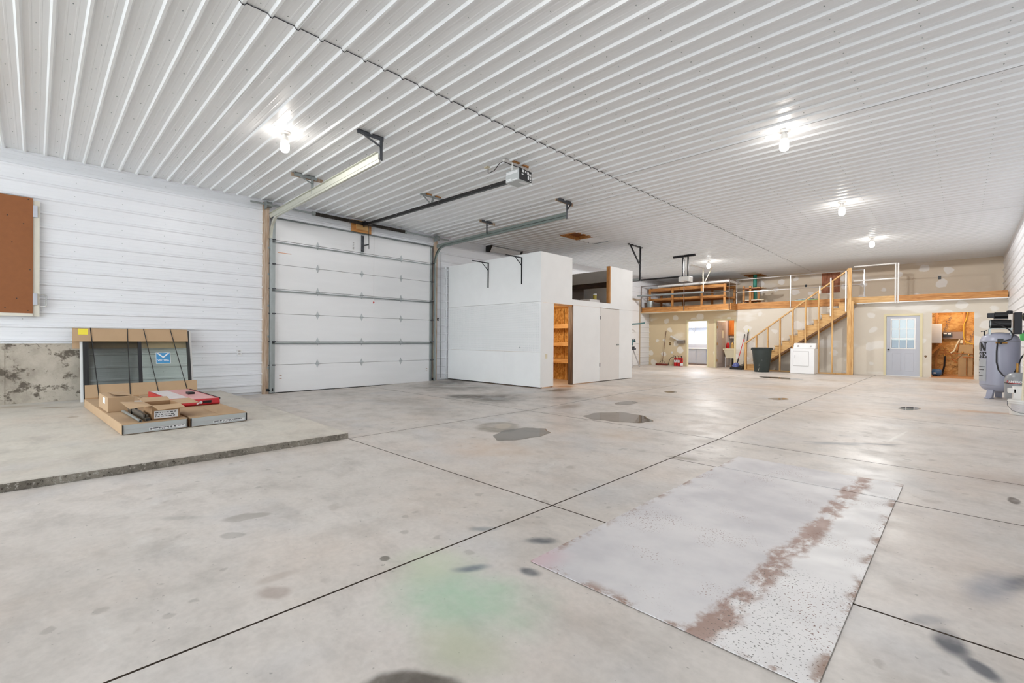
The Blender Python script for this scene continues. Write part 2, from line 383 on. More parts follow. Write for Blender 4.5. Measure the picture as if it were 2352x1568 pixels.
M_SLAB = concrete('apron_concrete', '#cbc5ba', '#d2cbbf', [(-9.6, .15, .3, .12, 70, '#a08f7a', .7, .6, .2), (-10.0, -.2, .5, .2, 80, '#a6957f', .6, .7, .2), (-8.4, .35, .1, .08, 0, '#a08c74', .7, .5, .1)], (.5, .7), False)
def kerb_mat(name):
    t = NT(name); n1 = t.noise(3, 6, .7); n2 = t.noise(38, 4, .7)
    c = t.mix(t.rng(n1, .35, .65), lin('#6f695f'), lin('#968f84')); c = t.mix(t.rng(n2, .56, .66), c, lin('#b0aaa0')); c = t.mix(t.rng(n2, .42, .34), c, lin('#4a443c'))
    t.col(c); t.rough(.9); t.bump(n2, .8, .01); return t.m
M_KERB = kerb_mat('rough_kerb_concrete')
M_JOINT = simple('joint_dirt', '#51453a', .9, 0, .3, 20)
def foundation(name):
    t = NT(name); n1 = t.noise(1.4, 6, .65); n2 = t.noise(7, 5, .65)
    c = t.mix(t.rng(n1, .35, .65), lin('#938a7e'), lin('#bdb4a6'))
    c = t.mix(t.rng(t.noise(3.1, 6, .7, t.scaled((1, 1, 1.3), (2, 0.4, 1))), .54, .62, 0, .9), c, lin('#544b40'))
    vo = t.n('ShaderNodeTexVoronoi', feature='DISTANCE_TO_EDGE')
    nz = t.n('ShaderNodeTexNoise'); t.l(t.pos(), nz.inputs['Vector']); nz.inputs['Scale'].default_value = 6; nz.inputs['Detail'].default_value = 6
    ad = t.n('ShaderNodeVectorMath', operation='MULTIPLY_ADD'); t.l(nz.outputs['Color'], ad.inputs[0]); ad.inputs[1].default_value = (.35, .35, .35); t.l(t.pos(), ad.inputs[2])
    t.l(ad.outputs[0], vo.inputs['Vector']); vo.inputs['Scale'].default_value = 2.4
    cr = t.math('MULTIPLY', t.rng(vo.outputs['Distance'], 0, .03, 1, 0), t.rng(t.noise(1.9, 3), .47, .57))
    c = t.mix(t.math('MULTIPLY', cr, .85), c, lin('#4d463c'))
    c = t.mix(t.rng(n2, .63, .7, 0, .7), c, lin('#6a6054'))
    t.col(c); t.rough(.85); t.bump(n2, .4, .02); return t.m
M_FOUND = foundation('stained_foundation')
def steel_sheet(name):
    t = NT(name); n1 = t.noise(1.3, 5, .6); n2 = t.noise(5, 6, .7)
    c = t.mix(t.rng(n1, .3, .7), lin('#c2bec0'), lin('#dcd8d7'))
    sx = t.n('ShaderNodeSeparateXYZ'); t.l(t.pos(), sx.inputs[0]); X, Y = sx.outputs[0], sx.outputs[1]
    edge = t.math('ADD', X, t.math('MULTIPLY', t.math('SUBTRACT', t.noise(4.0, 7, .7), .5), .26))
    edge = t.math('SUBTRACT', edge, t.math('MULTIPLY', t.math('SUBTRACT', Y, 1.9), .05))
    right = t.rng(edge, -.78, -.70)                                   # brighter, scraped half, with a near-white highlight painted in
    c = t.mix(t.math('MULTIPLY', right, .55), c, lin('#efece9'))
    band = t.math('MULTIPLY', t.rng(edge, -.80, -.755), t.rng(edge, -.70, -.64, 1, 0))
    band = t.math('MULTIPLY', band, t.rng(t.noise(4.5, 5, .7, t.scaled((1, .6, 1), (0, 5, 0))), .40, .52))
    c = t.mix(t.math('MULTIPLY', band, .85), c, lin('#95705f'))
    pit = t.noise(105, 1, .4); pz = t.math('MULTIPLY', t.rng(X, -.95, -.6), t.rng(Y, 3.1, 2.4))
    pm = t.math('MULTIPLY', t.rng(pit, .64, .68, 0, .75), t.rng(t.math('ADD', pz, t.math('MULTIPLY', n2, .6)), .75, 1.1))
    c = t.mix(pm, c, lin('#5a5450'))
    p2 = t.math('MULTIPLY', t.rng(t.noise(105, 1, .4), .63, .67, 0, .8), t.rng(t.noise(2.6, 4, .6, t.scaled((1, 1, 1), (4, 2, 0))), .52, .64))
    c = t.mix(p2, c, lin('#7b4a3c'))
    rim = t.math('MAXIMUM', t.rng(X, -1.56, -1.62), t.math('MAXIMUM', t.rng(X, -.4, -.345), t.rng(Y, 1.9, 1.82)))
    c = t.mix(t.math('MULTIPLY', rim, t.rng(n2, .48, .6, 0, .8)), c, lin('#8f6a52'))
    c = t.mix(t.math('MULTIPLY', t.math('MULTIPLY', t.rng(X, -1.42, -1.6), t.rng(Y, 2.1, 1.9)), .4), c, lin('#d09aa4'))
    t.col(c); t.rough(t.rng(n2, .3, .7, .45, .65)); t.metal(.05); t.bump(n2, .05, .004); return t.m
M_SHEET = steel_sheet('worn_steel_sheet')

# ================================================================== THE SETTING
W = -10.44; XR = .975; C = 4.05; YF = 19.9; YU = 22.25; YB = -9.0; PITCH = .2247; SEAM = -4.43

# floor: saw-cut slabs over a dark bed
floor = sroot('floor')
part('joint_bed', bx(-11.6, XR+.1, YB-.1, YU+.1, -.12, -.05), M_JOINT, floor)
def zf(y):
    return .05*max(0., min(1., (y-5.67)/3.12)) + .005*max(0., min(1., (y-8.79)/3.12))
ys = [YB-.05, -6.81, -3.69, -.57, 2.55, 5.67, 8.79, 11.91, 15.03, 18.15, YU+.05]
xs = [-11.55, -5.14, -2.07, XR+.05]
g = .0046
def slab(x0, x1, y0, y1):
    a, b = zf(y0), zf(y1); c = .0015
    v = []
    for (ix, iy, dz) in ((0, 0, -.06), (c, c, 0)):
        zz = (lambda z: z+dz) if dz else (lambda z: z)
        v += [(x0+g+ix, y0+g+iy, zz(a)-(0 if ix else 0)), (x1-g-ix, y0+g+iy, zz(a)), (x1-g-ix, y1-g-iy, zz(b)), (x0+g+ix, y1-g-iy, zz(b))]
    mid = [(x0+g, y0+g, a-.004), (x1-g, y0+g, a-.004), (x1-g, y1-g, b-.004), (x0+g, y1-g, b-.004)]
    vs = v[:4]+mid+v[4:]
    fs = [(8,9,10,11)]
    for k in range(4):
        j = (k+1) % 4; fs += [(k, j, 4+j, 4+k), (4+k, 4+j, 8+j, 8+k)]
    return MB().add(vs, fs)
for i in range(len(ys)-1):
    for j in range(3):
        spans = [(ys[i], 4.41), (4.41, ys[i+1])] if (j == 2 and i == 4) else [(ys[i], ys[i+1])]
        for (ya, yb) in spans:
            o = part('floor_slab', slab(xs[j], xs[j+1], ya, yb), M_FLOOR, floor); o.data.materials.append(M_JOINT)
            for q in list(o.data.polygons)[1:]: q.material_index = 1

# raised apron slab at the left wall
apron = sroot('floor_apron')
v = []
x0, x1, y0, y1 = -10.5, -5.14, YB, 2.55
ap = MB().add([(x0,y0,0),(x1,y0,0),(x1,y1,0),(x0,y1,0),(x0,y0,.135),(x1-.012,y0,.074),(x1-.012,y1-.012,.074),(x0,y1-.012,.135),
               (x1,y0,.062),(x1,y1,.062),(x0,y1,.12)],
              [(4,5,6,7),(5,8,9,6),(6,9,10,7),(0,3,2,1)])
part('slab_top', ap, M_SLAB, apron)
kb = MB(); random.seed(3)
n = 60; zt = .064
for k in range(n):
    ya = y0+(y1-y0)*k/n; yb = y0+(y1-y0)*(k+1)/n
    kb.add([(x1+.004+.004*math.sin(k*1.7), ya, 0), (x1+.004+.004*math.sin((k+1)*1.7), yb, 0), (x1, yb, zt), (x1, ya, zt)], [(0,1,2,3)])
kb.add([(x1, y1, 0), (x0, y1, 0), (x0, y1, .122), (x1, y1, zt)], [(0,1,2,3)])
part('kerb_face', kb, M_KERB, apron)
def zs(x): return .074+(.135-.074)*(-5.14-x)/5.36

# ceiling: ribbed steel panels either side of the seam
def profile(n, pitch=PITCH, rib=.023):
    pts = []
    for k in range(n):
        b = k*pitch
        pts += [(b, rib), (b+.011, rib), (b+.027, 0), (b+.068, 0), (b+.074, .0015), (b+.084, .0015), (b+.09, 0),
                (b+.135, 0), (b+.141, .0015), (b+.151, .0015), (b+.157, 0), (b+pitch-.027, 0), (b+pitch-.011, rib)]
    pts.append((n*pitch, rib)); return pts
ceil = sroot('ceiling')
part('roof_deck', bx(-11.6, XR+.2, YB-.2, YU+.3, C+.09, C+.14), M_ATTIC, ceil)
def sheet(fn, prof, a0, a1, segs=1):
    mb = MB(); vs = []; fs = []; m = len(prof)
    for i in range(segs+1):
        a = a0+(a1-a0)*i/segs
        vs += [fn(s, h, a) for s, h in prof]
    for i in range(segs):
        for k in range(m-1): fs.append((i*m+k, i*m+k+1, (i+1)*m+k+1, (i+1)*m+k))
    return mb.add(vs, fs)
Y0 = -.115-40*PITCH
np_ = int((YU+.1-Y0)/(4*PITCH))+1
HATCHES = [(-7.9, -7.37, 10.03, 10.75), (-6.8, -6.12, 21.45, 22.2)]
mshL = mshR = None
for k in range(np_):
    yb = Y0+k*4*PITCH
    for side in (0, 1):
        xa, xb = ((W-.02, SEAM) if side == 0 else (SEAM-.06, XR+.02))
        cuts = [(xa, xb)]
        dz = -.012 if side == 0 else 0
        if side == 0:
            for (hx0, hx1, hy0, hy1) in HATCHES:
                if hy0 < yb+4*PITCH and hy1 > yb: cuts = [(xa, hx0), (hx1, xb)]
        for (ca, cb) in cuts:
            jit = random.uniform(-.002, .002)
            part('ceiling_panel', sheet(lambda s, h, a: (a, yb+s, C+dz+jit-h), profile(4), ca, cb), M_CEIL, ceil)
cs = MB()  # dark strip that paints in the shade of the slot along the seam
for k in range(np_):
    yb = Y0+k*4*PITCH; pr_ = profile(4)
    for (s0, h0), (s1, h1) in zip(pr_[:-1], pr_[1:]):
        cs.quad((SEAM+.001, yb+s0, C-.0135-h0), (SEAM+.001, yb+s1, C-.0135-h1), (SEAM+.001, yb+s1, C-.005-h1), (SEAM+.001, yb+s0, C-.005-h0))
part('seam_shade_strip', cs, simple('seam_shade', '#4a4a4e', .8), ceil)
# pieces of panel beside the hatches are covered by these infill strips
for (hx0, hx1, hy0, hy1) in HATCHES:
    ka = int((hy0-Y0)//(4*PITCH)); kb_ = int((hy1-Y0)//(4*PITCH))
    a = Y0+ka*4*PITCH; b = Y0+(kb_+1)*4*PITCH
    if hy0-a > .02: part('ceiling_panel', bx(hx0, hx1, a, hy0, C-.012, C-.005), M_CEIL, ceil)
    if b-hy1 > .02: part('ceiling_panel', bx(hx0, hx1, hy1, min(b, YU+.05), C-.012, C-.005), M_CEIL, ceil)
sc = MB()
k = 0
yy = Y0+PITCH*.5
while yy < YU:
    x = -10.15
    while x < XR-.1:
        if -9 < -1 and (yy > -1.2):
            dz = -.012 if x < SEAM else 0
            sc.cyl((x, yy, C+dz+.001), (x, yy, C+dz-.005), .0065, 5, .004)
        x += .58
    yy += PITCH
o = part('screw_heads', sc, M_GALV, ceil); o['kind'] = 'stuff'
# attic hatches
for i, (hx0, hx1, hy0, hy1) in enumerate(HATCHES):
    m = MB(); t_ = .02
    m.box(hx0-t_, hx0, hy0-t_, hy1+t_, C-.03, C+.088); m.box(hx1, hx1+t_, hy0-t_, hy1+t_, C-.03, C+.088)
    m.box(hx0, hx1, hy0-t_, hy0, C-.03, C+.088); m.box(hx0, hx1, hy1, hy1+t_, C-.03, C+.088)
    h = thing('ceiling_hatch', ['open brown wooden attic hatch above the white storage room', 'brown wooden hatch frame around the green pipe at the ceiling'][i], 'hatch', ((hx0+hx1)/2, (hy0+hy1)/2, C-.03), 'attic hatches')
    part('hatch_frame', m, M_PINEW['x'], h)
    part('hatch_board', bx(hx0, hx1, hy0, hy1, C+.06, C+.085), M_HARDB, h)

# left wall: horizontal ribbed panels, openings for the two garage doors, concrete stem wall
ZR = 3.80   # z of one rib
def wall_panels(parent, x, y0, y1, z0, z1, d):      # d=+1 ribs point +x
    k0 = math.floor((z0-ZR)/PITCH)
    z = ZR+k0*PITCH
    while z < z1-1e-3:
        n_ = 4
        pr = [(s, h) for s, h in profile(n_)]
        q = []
        for s, h in pr:
            zz = z+s
            if z0-1e-4 <= zz <= z1+1e-4: q.append((zz, h))
        if q:
            lo, hi = max(z, z0), min(z+n_*PITCH, z1)
            if q[0][0] > lo+1e-3: q = [(lo, 0)]+q
            if q[-1][0] < hi-1e-3: q = q+[(hi, 0)]
            if len(q) > 1: part('wall_panel', sheet(lambda s, h, a: (x+d*h, a, s), q, y0, y1), M_WALL, parent)
        z += n_*PITCH
DY0, DY1, DZ = 3.40, 7.62, 3.73        # first garage door opening
EY0, EY1, EZ = 13.6, 18.95, 2.98       # second garage door opening
wl = sroot('wall_left')
wall_panels(wl, W, YB, .62, 1.06, C, 1)
wall_panels(wl, W, .62, DY0-.1, .05, C, 1)
wall_panels(wl, W, DY0-.1, DY1+.1, DZ+.0, C, 1)
wall_panels(wl, W, DY1+.1, 8.12, .06, C, 1)
wall_panels(wl, W, 8.12, EY0, .06, C, 1)
wall_panels(wl, W, EY0, EY1, EZ, C, 1)
wall_panels(wl, W, EY1, YU, .06, C, 1)
bk = MB(); bk.box(W-.16, W-.03, YB, DY0-.1, 0, C+.05); bk.box(W-.16, W-.03, DY0-.1, DY1+.1, DZ, C+.05); bk.box(W-.16, W-.03, DY1+.1, EY0, 0, C+.05)
bk.box(W-.14, W-.06, DY0-.1, DY1+.1, 0, DZ); bk.box(W-.14, W-.06, EY0, EY1, 0, EZ); bk.box(W-.16, W-.03, EY0, EY1, EZ, C+.05); bk.box(W-.16, W-.03, EY1, YU+.2, 0, C+.05)
part('wall_core', bk, M_WALL, wl)
ws = MB(); random.seed(5)
for yk in [-.14+.594*i for i in range(-1, 14)]:
    z = ZR+PITCH*.5
    for kz in range(-16, 1):
        zz = z+kz*PITCH
        if zz < 1.1 and yk < .6: continue
        if DY0-.2 < yk < DY1+.15 and zz < DZ+.03: continue
        if yk > 8.0 and zz < 3.25: continue
        if zz < .15 or zz > C-.02: continue
        y_ = yk+random.uniform(-.012, .012)
        ws.cyl((W-.001, y_, zz), (W+.006, y_, zz), .0062, 5, .004)
o = part('screw_heads', ws, M_GALV, wl); o['kind'] = 'stuff'
trim = MB(); trim.box(W, W+.035, YB, 13.2, C-.045, C-.012); trim.box(W, W+.035, 13.2, YU, C-.045, C-.012)
struct('trim_1', trim, M_WALL)
struct('trim_2', bx(W, W+.03, 8.04, 8.075, .06, 3.2), M_WALL)
part('stem_wall', MB().box(W-.03, W+.045, YB, -.35, .10, 1.06).box(W-.03, W+.045, -.33, .62, .10, 1.06).box(W-.03, W+.05, -.355, -.325, .1, 1.06), M_FOUND, wl)

# right wall, back wall, far upper wall
wr = sroot('wall_right')
wall_panels(wr, XR, YB, YU, .05, C, -1)
part('wall_core', bx(XR+.03, XR+.15, YB-.2, YU+.2, 0, C+.1), M_WALL, wr)
rs = MB()
for yk in (14.9, 16.4, 17.9, 19.4):
    for kz in range(-16, 1):
        zz = ZR+PITCH*(kz+.02)
        if zz > .1: rs.cyl((XR-.018, yk, zz), (XR-.026, yk, zz), .006, 6)
o = part('screw_heads', rs, M_STEELD, wr); o['kind'] = 'stuff'
# unseen wall behind the camera, its wide open doorway added to let daylight in
wb = MB(); wb.box(-11.6, -9.9, YB-.15, YB, 0, C+.1); wb.box(-.6, XR+.15, YB-.15, YB, 0, C+.1); wb.box(-9.9, -.6, YB-.15, YB, 3.8, C+.1)
struct('wall_back', wb, M_WALL)
struct('ground', bx(-16, 6, -20, YB-.15, -.05, -.01), M_SLAB)
wf = sroot('wall_far')
part('wall_core', bx(-11.6, XR+.2, YU, YU+.12, 0, C+.1), M_DRYU, wf)
part('box_outlet', MB().box(-.62, -.54, YU-.012, YU-.001, 3.40, 3.52), M_BLACK, wf)
part('box_outlet', MB().box(-4.69, -4.61, YU-.012, YU-.001, 3.43, 3.53), M_BLACK, wf)
# lower partition wall with doorways
def wall_y(y0, y1, x0, x1, z0, z1, holes):
    X = sorted({x0, x1, *[h[0] for h in holes], *[h[1] for h in holes]}); Z = sorted({z0, z1, *[h[2] for h in holes], *[h[3] for h in holes]})
    m = MB()
    for i in range(len(X)-1):
        for j in range(len(Z)-1):
            cx, cz = (X[i]+X[i+1])/2, (Z[j]+Z[j+1])/2
            if not any(h[0] < cx < h[1] and h[2] < cz < h[3] for h in holes): m.box(X[i], X[i+1], y0, y1, Z[j], Z[j+1])
    return m
D1 = (-8.63, -7.76, 0, 2.03); D2 = (-7.42, -6.66, 0, 2.03); D3 = (-1.83, -.96, 0, 2.05); D4 = (-.69, .27, 0, 2.11)
wp = sroot('wall_partition')
part('wall_board', wall_y(YF, YF+.11, W, -6.6, .03, 2.52, [D1, D2]), M_DRYL, wp)
part('wall_board', wall_y(YF, YF+.11, -6.6, XR, .03, 2.52, [D3, D4]), M_DRYR, wp)
sw = MB()
for x in (-9.75, -7.6, -6.45, -2.15, -.83): sw.box(x-.05, x+.05, YF+.11, YU, .03, 2.5)
part('side_room_walls', sw, M_BLUEW, wp)
# office / utility finishes behind the doorways
part('office_back', bx(-9.7, -7.65, YU-.05, YU-.001, .04, 2.5), M_BLUEW, wp)
part('utility_back', bx(-7.55, -6.5, YU-.05, YU-.001, .04, 2.5), M_DRYR, wp)
part('lobby_back', bx(-2.1, -.88, YU-.05, YU-.001, .04, 2.5), M_BLUEW, wp)

# ================================================================== GARAGE DOOR 1
gd = sroot('door_1', (W, 5.5, 0))
zj = [.012, .60, 1.095, 1.685, 2.21, 2.73, 3.24, 3.715]
for i in range(7):
    m = bx(W-.03, W+.015, DY0+.06, DY1-.06, zj[i]+.003, zj[i+1]-.003)
    sec = part('door_section', m, M_DOOR, gd, bevel=.006)
es = MB()
for i in range(7):
    for yy in (DY0+.06, DY1-.13): part('end_stile', bx(W+.016, W+.022, yy, yy+.07, zj[i]+.005, zj[i+1]-.005), M_GALV, gd)
def strut(z):
    m = MB(); m.box(W+.018, W+.055, DY0+.04, DY1-.04, z-.003, z+.003); m.box(W+.051, W+.055, DY0+.04, DY1-.04, z-.012, z+.003); m.box(W+.018, W+.022, DY0+.04, DY1-.04, z, z+.02)
    return part('strut', m, M_GALV, gd)
for z in (1.055, 2.165, 3.19, 3.69): strut(z)
hm = None
for zz in zj[1:-1]:
    for yy in (4.43, 5.50, 6.59):
        if hm is None:
            m = MB(); m.add([(W+.026, yy, zz+.09), (W+.026, yy-.032, zz+.012), (W+.026, yy+.032, zz+.012), (W+.026, yy, zz-.09), (W+.026, yy-.032, zz-.012), (W+.026, yy+.032, zz-.012),
                          (W+.018, yy, zz+.09), (W+.018, yy-.032, zz+.012), (W+.018, yy+.032, zz+.012), (W+.018, yy, zz-.09), (W+.018, yy-.032, zz-.012), (W+.018, yy+.032, zz-.012)],
                         [(0,1,2), (3,5,4), (1,4,5,2), (0,6,7,1), (0,2,8,6), (3,9,11,5), (3,4,10,9), (1,7,10,4), (2,5,11,8)])
            m.cyl((W+.036, yy-.045, zz), (W+.036, yy+.045, zz), .011, 6)
            hm = part('hinge', m, simple('hinge_zinc', '#c3c8ca', .4, .3), gd); hz, hy = zz, yy
        else:
            c_ = hm.copy(); COL.objects.link(c_); c_.location = hm.location+Vector((0, yy-hy, zz-hz))
eh = None
for zz in zj[1:-1]:
    for yy in (DY0+.06, DY1-.06):
        m = MB(); m.box(W+.02, W+.05, yy-.035, yy+.035, zz-.012, zz+.012); m.cyl((W+.055, yy-.07, zz), (W+.055, yy+.07, zz), .012, 6)
        part('end_hinge', m, M_STEELD, gd)
part('bottom_seal', bx(W-.03, W+.018, DY0+.05, DY1-.05, 0, .013), M_BLACK, gd)
m = MB(); m.box(W+.024, W+.04, 5.475, 5.48, 3.27, 3.66); m.box(W+.024, W+.04, 5.535, 5.54, 3.27, 3.66); m.box(W+.022, W+.026, 5.475, 5.54, 3.27, 3.66)
for zz in (3.30, 3.42, 3.55, 3.64): m.box(W+.024, W+.042, 5.475, 5.54, zz-.008, zz+.008)
part('operator_bracket', m, M_STEELD, gd)
m = MB(); m.box(W+.016, W+.018, 3.58, 3.86, 2.98, 2.992); part('warning_label', m, simple('orange_ink', '#d89468', .6), gd)
text = MB(); text_mb(text, 'ABCD', .001, lambda u, q: (W+.02, 5.25+u, 3.4+q)) if False else None
m = MB()
for q in range(5): m.box(W+.016, W+.0175, 5.26, 5.30, 3.30+q*.035, 3.32+q*.035)
part('sticker_print', m, M_PANELG, gd)
for yy in (3.62, 7.38):
    m = MB()
    for q in range(2): m.box(W+.016, W+.0175, yy, yy+.05, .30+q*.06, .315+q*.06)
    part('sticker_print', m, simple('sticker_tan', '#b08a76', .6), gd)

# jambs and header parts around the door
jl = MB().box(W, W+.05, DY0-.12, DY0+.0, .0, 3.98); struct('trim_3', jl, M_JAMB)
struct('trim_4', MB().box(W, W+.05, DY1+.0, DY1+.10, .03, 3.98), M_JAMB)
hp = thing('spring_pad', 'yellow pine header block behind the torsion spring centre bracket', 'wood block', (W+.03, 5.47, 3.72))
part('backing_board', bx(W+.022, W+.045, 5.22, 5.73, 3.72, 4.0), M_PINEW['y'], hp)
part('front_board', bx(W+.045, W+.07, 5.33, 5.66, 3.78, 4.0), M_PINE['y'], hp)

# ---- tracks
def track(name, label, y, sgn, xend, rmat):
    t = thing(name, label, 'door track', (W+.1, y, 0), 'garage door tracks')
    path = [(W+.085, 0.02), (W+.085, 3.25)]
    cx, cz, r = W+.085+.42, 3.25, .42
    for k in range(1, 9):
        a = math.pi/2*k/8; path.append((cx-r*math.cos(a), cz+r*math.sin(a)))
    v_ = MB()
    for (a, b) in zip(path[:1], path[1:2]):
        v_.box(a[0]-.028, a[0]+.028, y-.003, y+.003, a[1], b[1]); v_.box(a[0]+.024, a[0]+.03, y-.02, y+.02, a[1], b[1]); v_.box(a[0]-.03, a[0]-.024, y-.02, y+.02, a[1], b[1])
    part('vertical_rail', v_, M_GALV, t)
    cu = MB()
    for off, wd in ((.028, .0), (-.028, 0)):
        pp = []
        for k in range(0, 13):
            a = math.pi/2*k/12; pp.append(Vector((cx-(r-off)*math.cos(a), y, cz+(r-off)*math.sin(a))))
        for p, q in zip(pp[:-1], pp[1:]): cu.bar(p, q, .04, .005, up=((p+q)/2-Vector((cx, y, cz))))
    for k in range(12):
        a, b = math.pi/2*k/12, math.pi/2*(k+1)/12
        cu.add([(cx-(r-.028)*math.cos(a), y+sgn*.018, cz+(r-.028)*math.sin(a)), (cx-(r+.028)*math.cos(a), y+sgn*.018, cz+(r+.028)*math.sin(a)),
                (cx-(r+.028)*math.cos(b), y+sgn*.018, cz+(r+.028)*math.sin(b)), (cx-(r-.028)*math.cos(b), y+sgn*.018, cz+(r-.028)*math.sin(b))], [(0,1,2,3)])
    part('curved_rail', cu, rmat, t)
    h = MB(); zt_ = cz+r; ze = zt_+.07; dx = xend-cx
    h.bar((cx-.02, y+sgn*.02, zt_), (xend, y+sgn*.02, ze-.03), .004, .056)
    h.bar((cx-.02, y, zt_-.028), (xend, y, ze-.058), .04, .004); h.bar((cx-.02, y, zt_+.028), (xend, y, ze-.002), .04, .004)
    part('horizontal_rail', h, rmat, t)
    an = MB(); an.bar((W+.12, y+sgn*.026, zt_+.035), (xend, y+sgn*.026, ze+.03), .005, .085); an.bar((W+.12, y+sgn*.045, zt_+.078), (xend, y+sgn*.045, ze+.073), .04, .005)
    part('reinforcing_angle', an, rmat, t)
    br = MB(); br.box(W+.05, W+.115, y+sgn*.02-.006, y+sgn*.02+.006, .06, .10); br.box(W+.05, W+.056, y-.07, y+.07, .05, .11)
    part('floor_bracket', br, M_BLACKST, t)
    for zz in (.55, 1.2, 1.85, 2.5, 3.05):
        m = MB(); m.box(W+.05, W+.054, y-sgn*-.02-.03, y+.03, zz-.02, zz+.02); m.box(W+.05, W+.09, y+sgn*.02, y+sgn*.026, zz-.02, zz+.02)
        part('jamb_bracket', m, M_GALV, t)
    return t
track('garage_door_track', 'pale steel garage door track nearest the cardboard packages, curving to the ceiling', DY0+.02, -1, -5.97, M_TRACKPAINT)
track('garage_door_track', 'grey steel garage door track beside the white storage room', DY1-.0, 1, -5.86, M_TRACKG)
def hanger(label, x, ya, yb, yd, zd, ysl, mat, wood_=False, sgn=1):
    t = thing('track_hanger', label, 'bracket', (x, (ya+yb)/2, C-.07), 'track hangers')
    part('ceiling_angle', MB().box(x-.003, x+.003, ya, yb, C-.075, C-.018).box(x-.04, x+.003, ya, yb, C-.022, C-.017), mat, t)
    part('drop_leg', MB().box(x+.004, x+.009, yd-.022, yd+.022, zd, C-.03).box(x-.03, x+.009, yd+.018, yd+.022, zd, C-.03), mat, t)
    part('brace', MB().bar((x+.012, ysl, C-.06), (x+.012, yd, zd+.18), .006, .04, up=(1,0,0)), mat, t)
    if wood_: part('backing_board', bx(x-.06, x-.04, ya-.03, yb+.12, C-.075, C-.017), M_JAMB, t)
    return t
hanger('dark angle-iron track hanger closest to the ceiling seam, by the nearest bulb', -5.93, 3.05, 3.45, 3.41, 3.70, 3.10, M_STEELD)
hanger('rusty track hanger on a pine board nearest the cardboard packages', -8.27, 3.10, 3.50, 3.41, 3.72, 3.16, M_GALV, True)
hanger('brown steel track hanger over the grey track end beside the opener', -5.84, 7.32, 7.76, 7.60, 3.66, 7.74, M_STEELD, True)
hanger('short brown track hanger above the grey track nearest the storage room', -8.24, 7.42, 7.78, 7.58, 3.72, 7.74, M_STEELD, True)

# ---- torsion shaft and springs
t = thing('torsion_spring_assembly', 'torsion shaft with two dark coil springs above the garage door', 'spring', (W+.12, 5.5, 3.9))
zs_ = 3.93
part('shaft', MB().cyl((W+.12, 3.02, zs_), (W+.12, 8.05, zs_), .02, 10), M_GALV, t, True)
def coil(y0, y1, r=.042):
    m = MB(); n_ = int((y1-y0)/.03); pr = []
    for k in range(n_*2+1): pr.append((r if k % 2 else r-.006, (y1-y0)*k/(n_*2)))
    m2 = MB().lathe(pr, (0,0,0), 12)
    m.add([(W+.12+v.x, y0+v.z, zs_+v.y) for v in m2.v], m2.f); return m
part('spring', coil(4.31, 5.44), M_SPRING, t, True); part('spring', coil(5.62, 6.63), M_SPRING, t, True)
for yy in (4.29, 6.65): part('winding_cone', MB().cyl((W+.12, yy-.03, zs_), (W+.12, yy+.03, zs_), .045, 10), M_GALV, t)
part('centre_bracket', MB().box(W+.072, W+.165, 5.50, 5.515, zs_-.07, zs_+.06).cyl((W+.12, 5.45, zs_), (W+.12, 5.60, zs_), .05, 10), M_BLACKST, t)
for yy in (DY0-.06, DY1+.02):
    part('cable_drum', MB().cyl((W+.12, yy-.03, zs_), (W+.12, yy+.06, zs_), .058, 14).cyl((W+.12, yy+.06, zs_), (W+.12, yy+.075, zs_), .064, 14), M_GALV, t, True)
    part('end_bearing_plate', MB().box(W+.05, W+.20, yy-.045, yy-.035, zs_-.1, zs_+.06), M_GALV, t)
# ---- pull cord
t = thing('pull_cord', 'thin emergency release cord with red knob in front of the garage door', 'cord', (W+.3, 5.66, 2.02))
part('cord', MB().tube([(W+.3, 5.66, 3.85), (W+.3, 5.66, 2.06)], .0035, 5), M_PANELG, t)
part('knob', MB().lathe([(.004, 0), (.018, .01), (.018, .04), (.004, .05)], (W+.3, 5.66, 2.015), 8), M_RED, t, True)

# ---- opener 1
t = thing('garage_door_opener', 'grey garage door opener hung near the ceiling with long black rail', 'opener', (-5.15, 5.46, 3.70))
hb = None; body = MB().box(-5.33, -5.03, 5.31, 5.60, 3.70, 3.885)
hb = part('motor_housing', body, M_GALVB, t, bevel=.012)
lc = part('light_cover', MB().box(-5.029, -5.018, 5.315, 5.595, 3.705, 3.88), M_BLACKST, t, bevel=.005)
m = MB(); random.seed(11)
for (a, b, c_, d) in ((5.37, 5.42, 3.83, 3.87), (5.44, 5.47, 3.83, 3.86), (5.49, 5.53, 3.81, 3.86), (5.54, 5.58, 3.80, 3.84), (5.545, 5.58, 3.75, 3.79), (5.55, 5.58, 3.72, 3.735), (5.50, 5.53, 3.74, 3.80), (5.36, 5.40, 3.79, 3.805)):
    m.box(-5.0178, -5.0165, a, b, c_, d)
part('label_print', m, M_PAPER, lc)
m = MB(); m.box(-5.31, -5.06, 5.3085, 5.309, 3.82, 3.862); m.box(-5.31, -5.20, 5.3085, 5.309, 3.735, 3.75); m.box(-5.31, -5.06, 5.3085, 5.309, 3.715, 3.727)
part('front_label', m, M_PAPER, hb)
part('bottom_label', bx(-5.14, -5.06, 5.42, 5.56, 3.6975, 3.699), M_PAPER, hb)
part('antenna_knob', MB().cyl((-5.07, 5.60, 3.71), (-5.05, 5.64, 3.685), .016, 8), M_PAPER, t)
part('rail', MB().bar((-5.33, 5.47, 3.79), (W+.23, 5.49, 3.89), .055, .06), M_BLACK, t)
for k in range(9):
    u = .1+.1*k; p = Vector((-5.33, 5.47, 3.79)).lerp(Vector((W+.14, 5.49, 3.89)), u)
    part('rail_rivet', MB().cyl(p+Vector((0, -.026, 0)), p+Vector((0, -.031, 0)), .008, 6), M_CHROME, t)
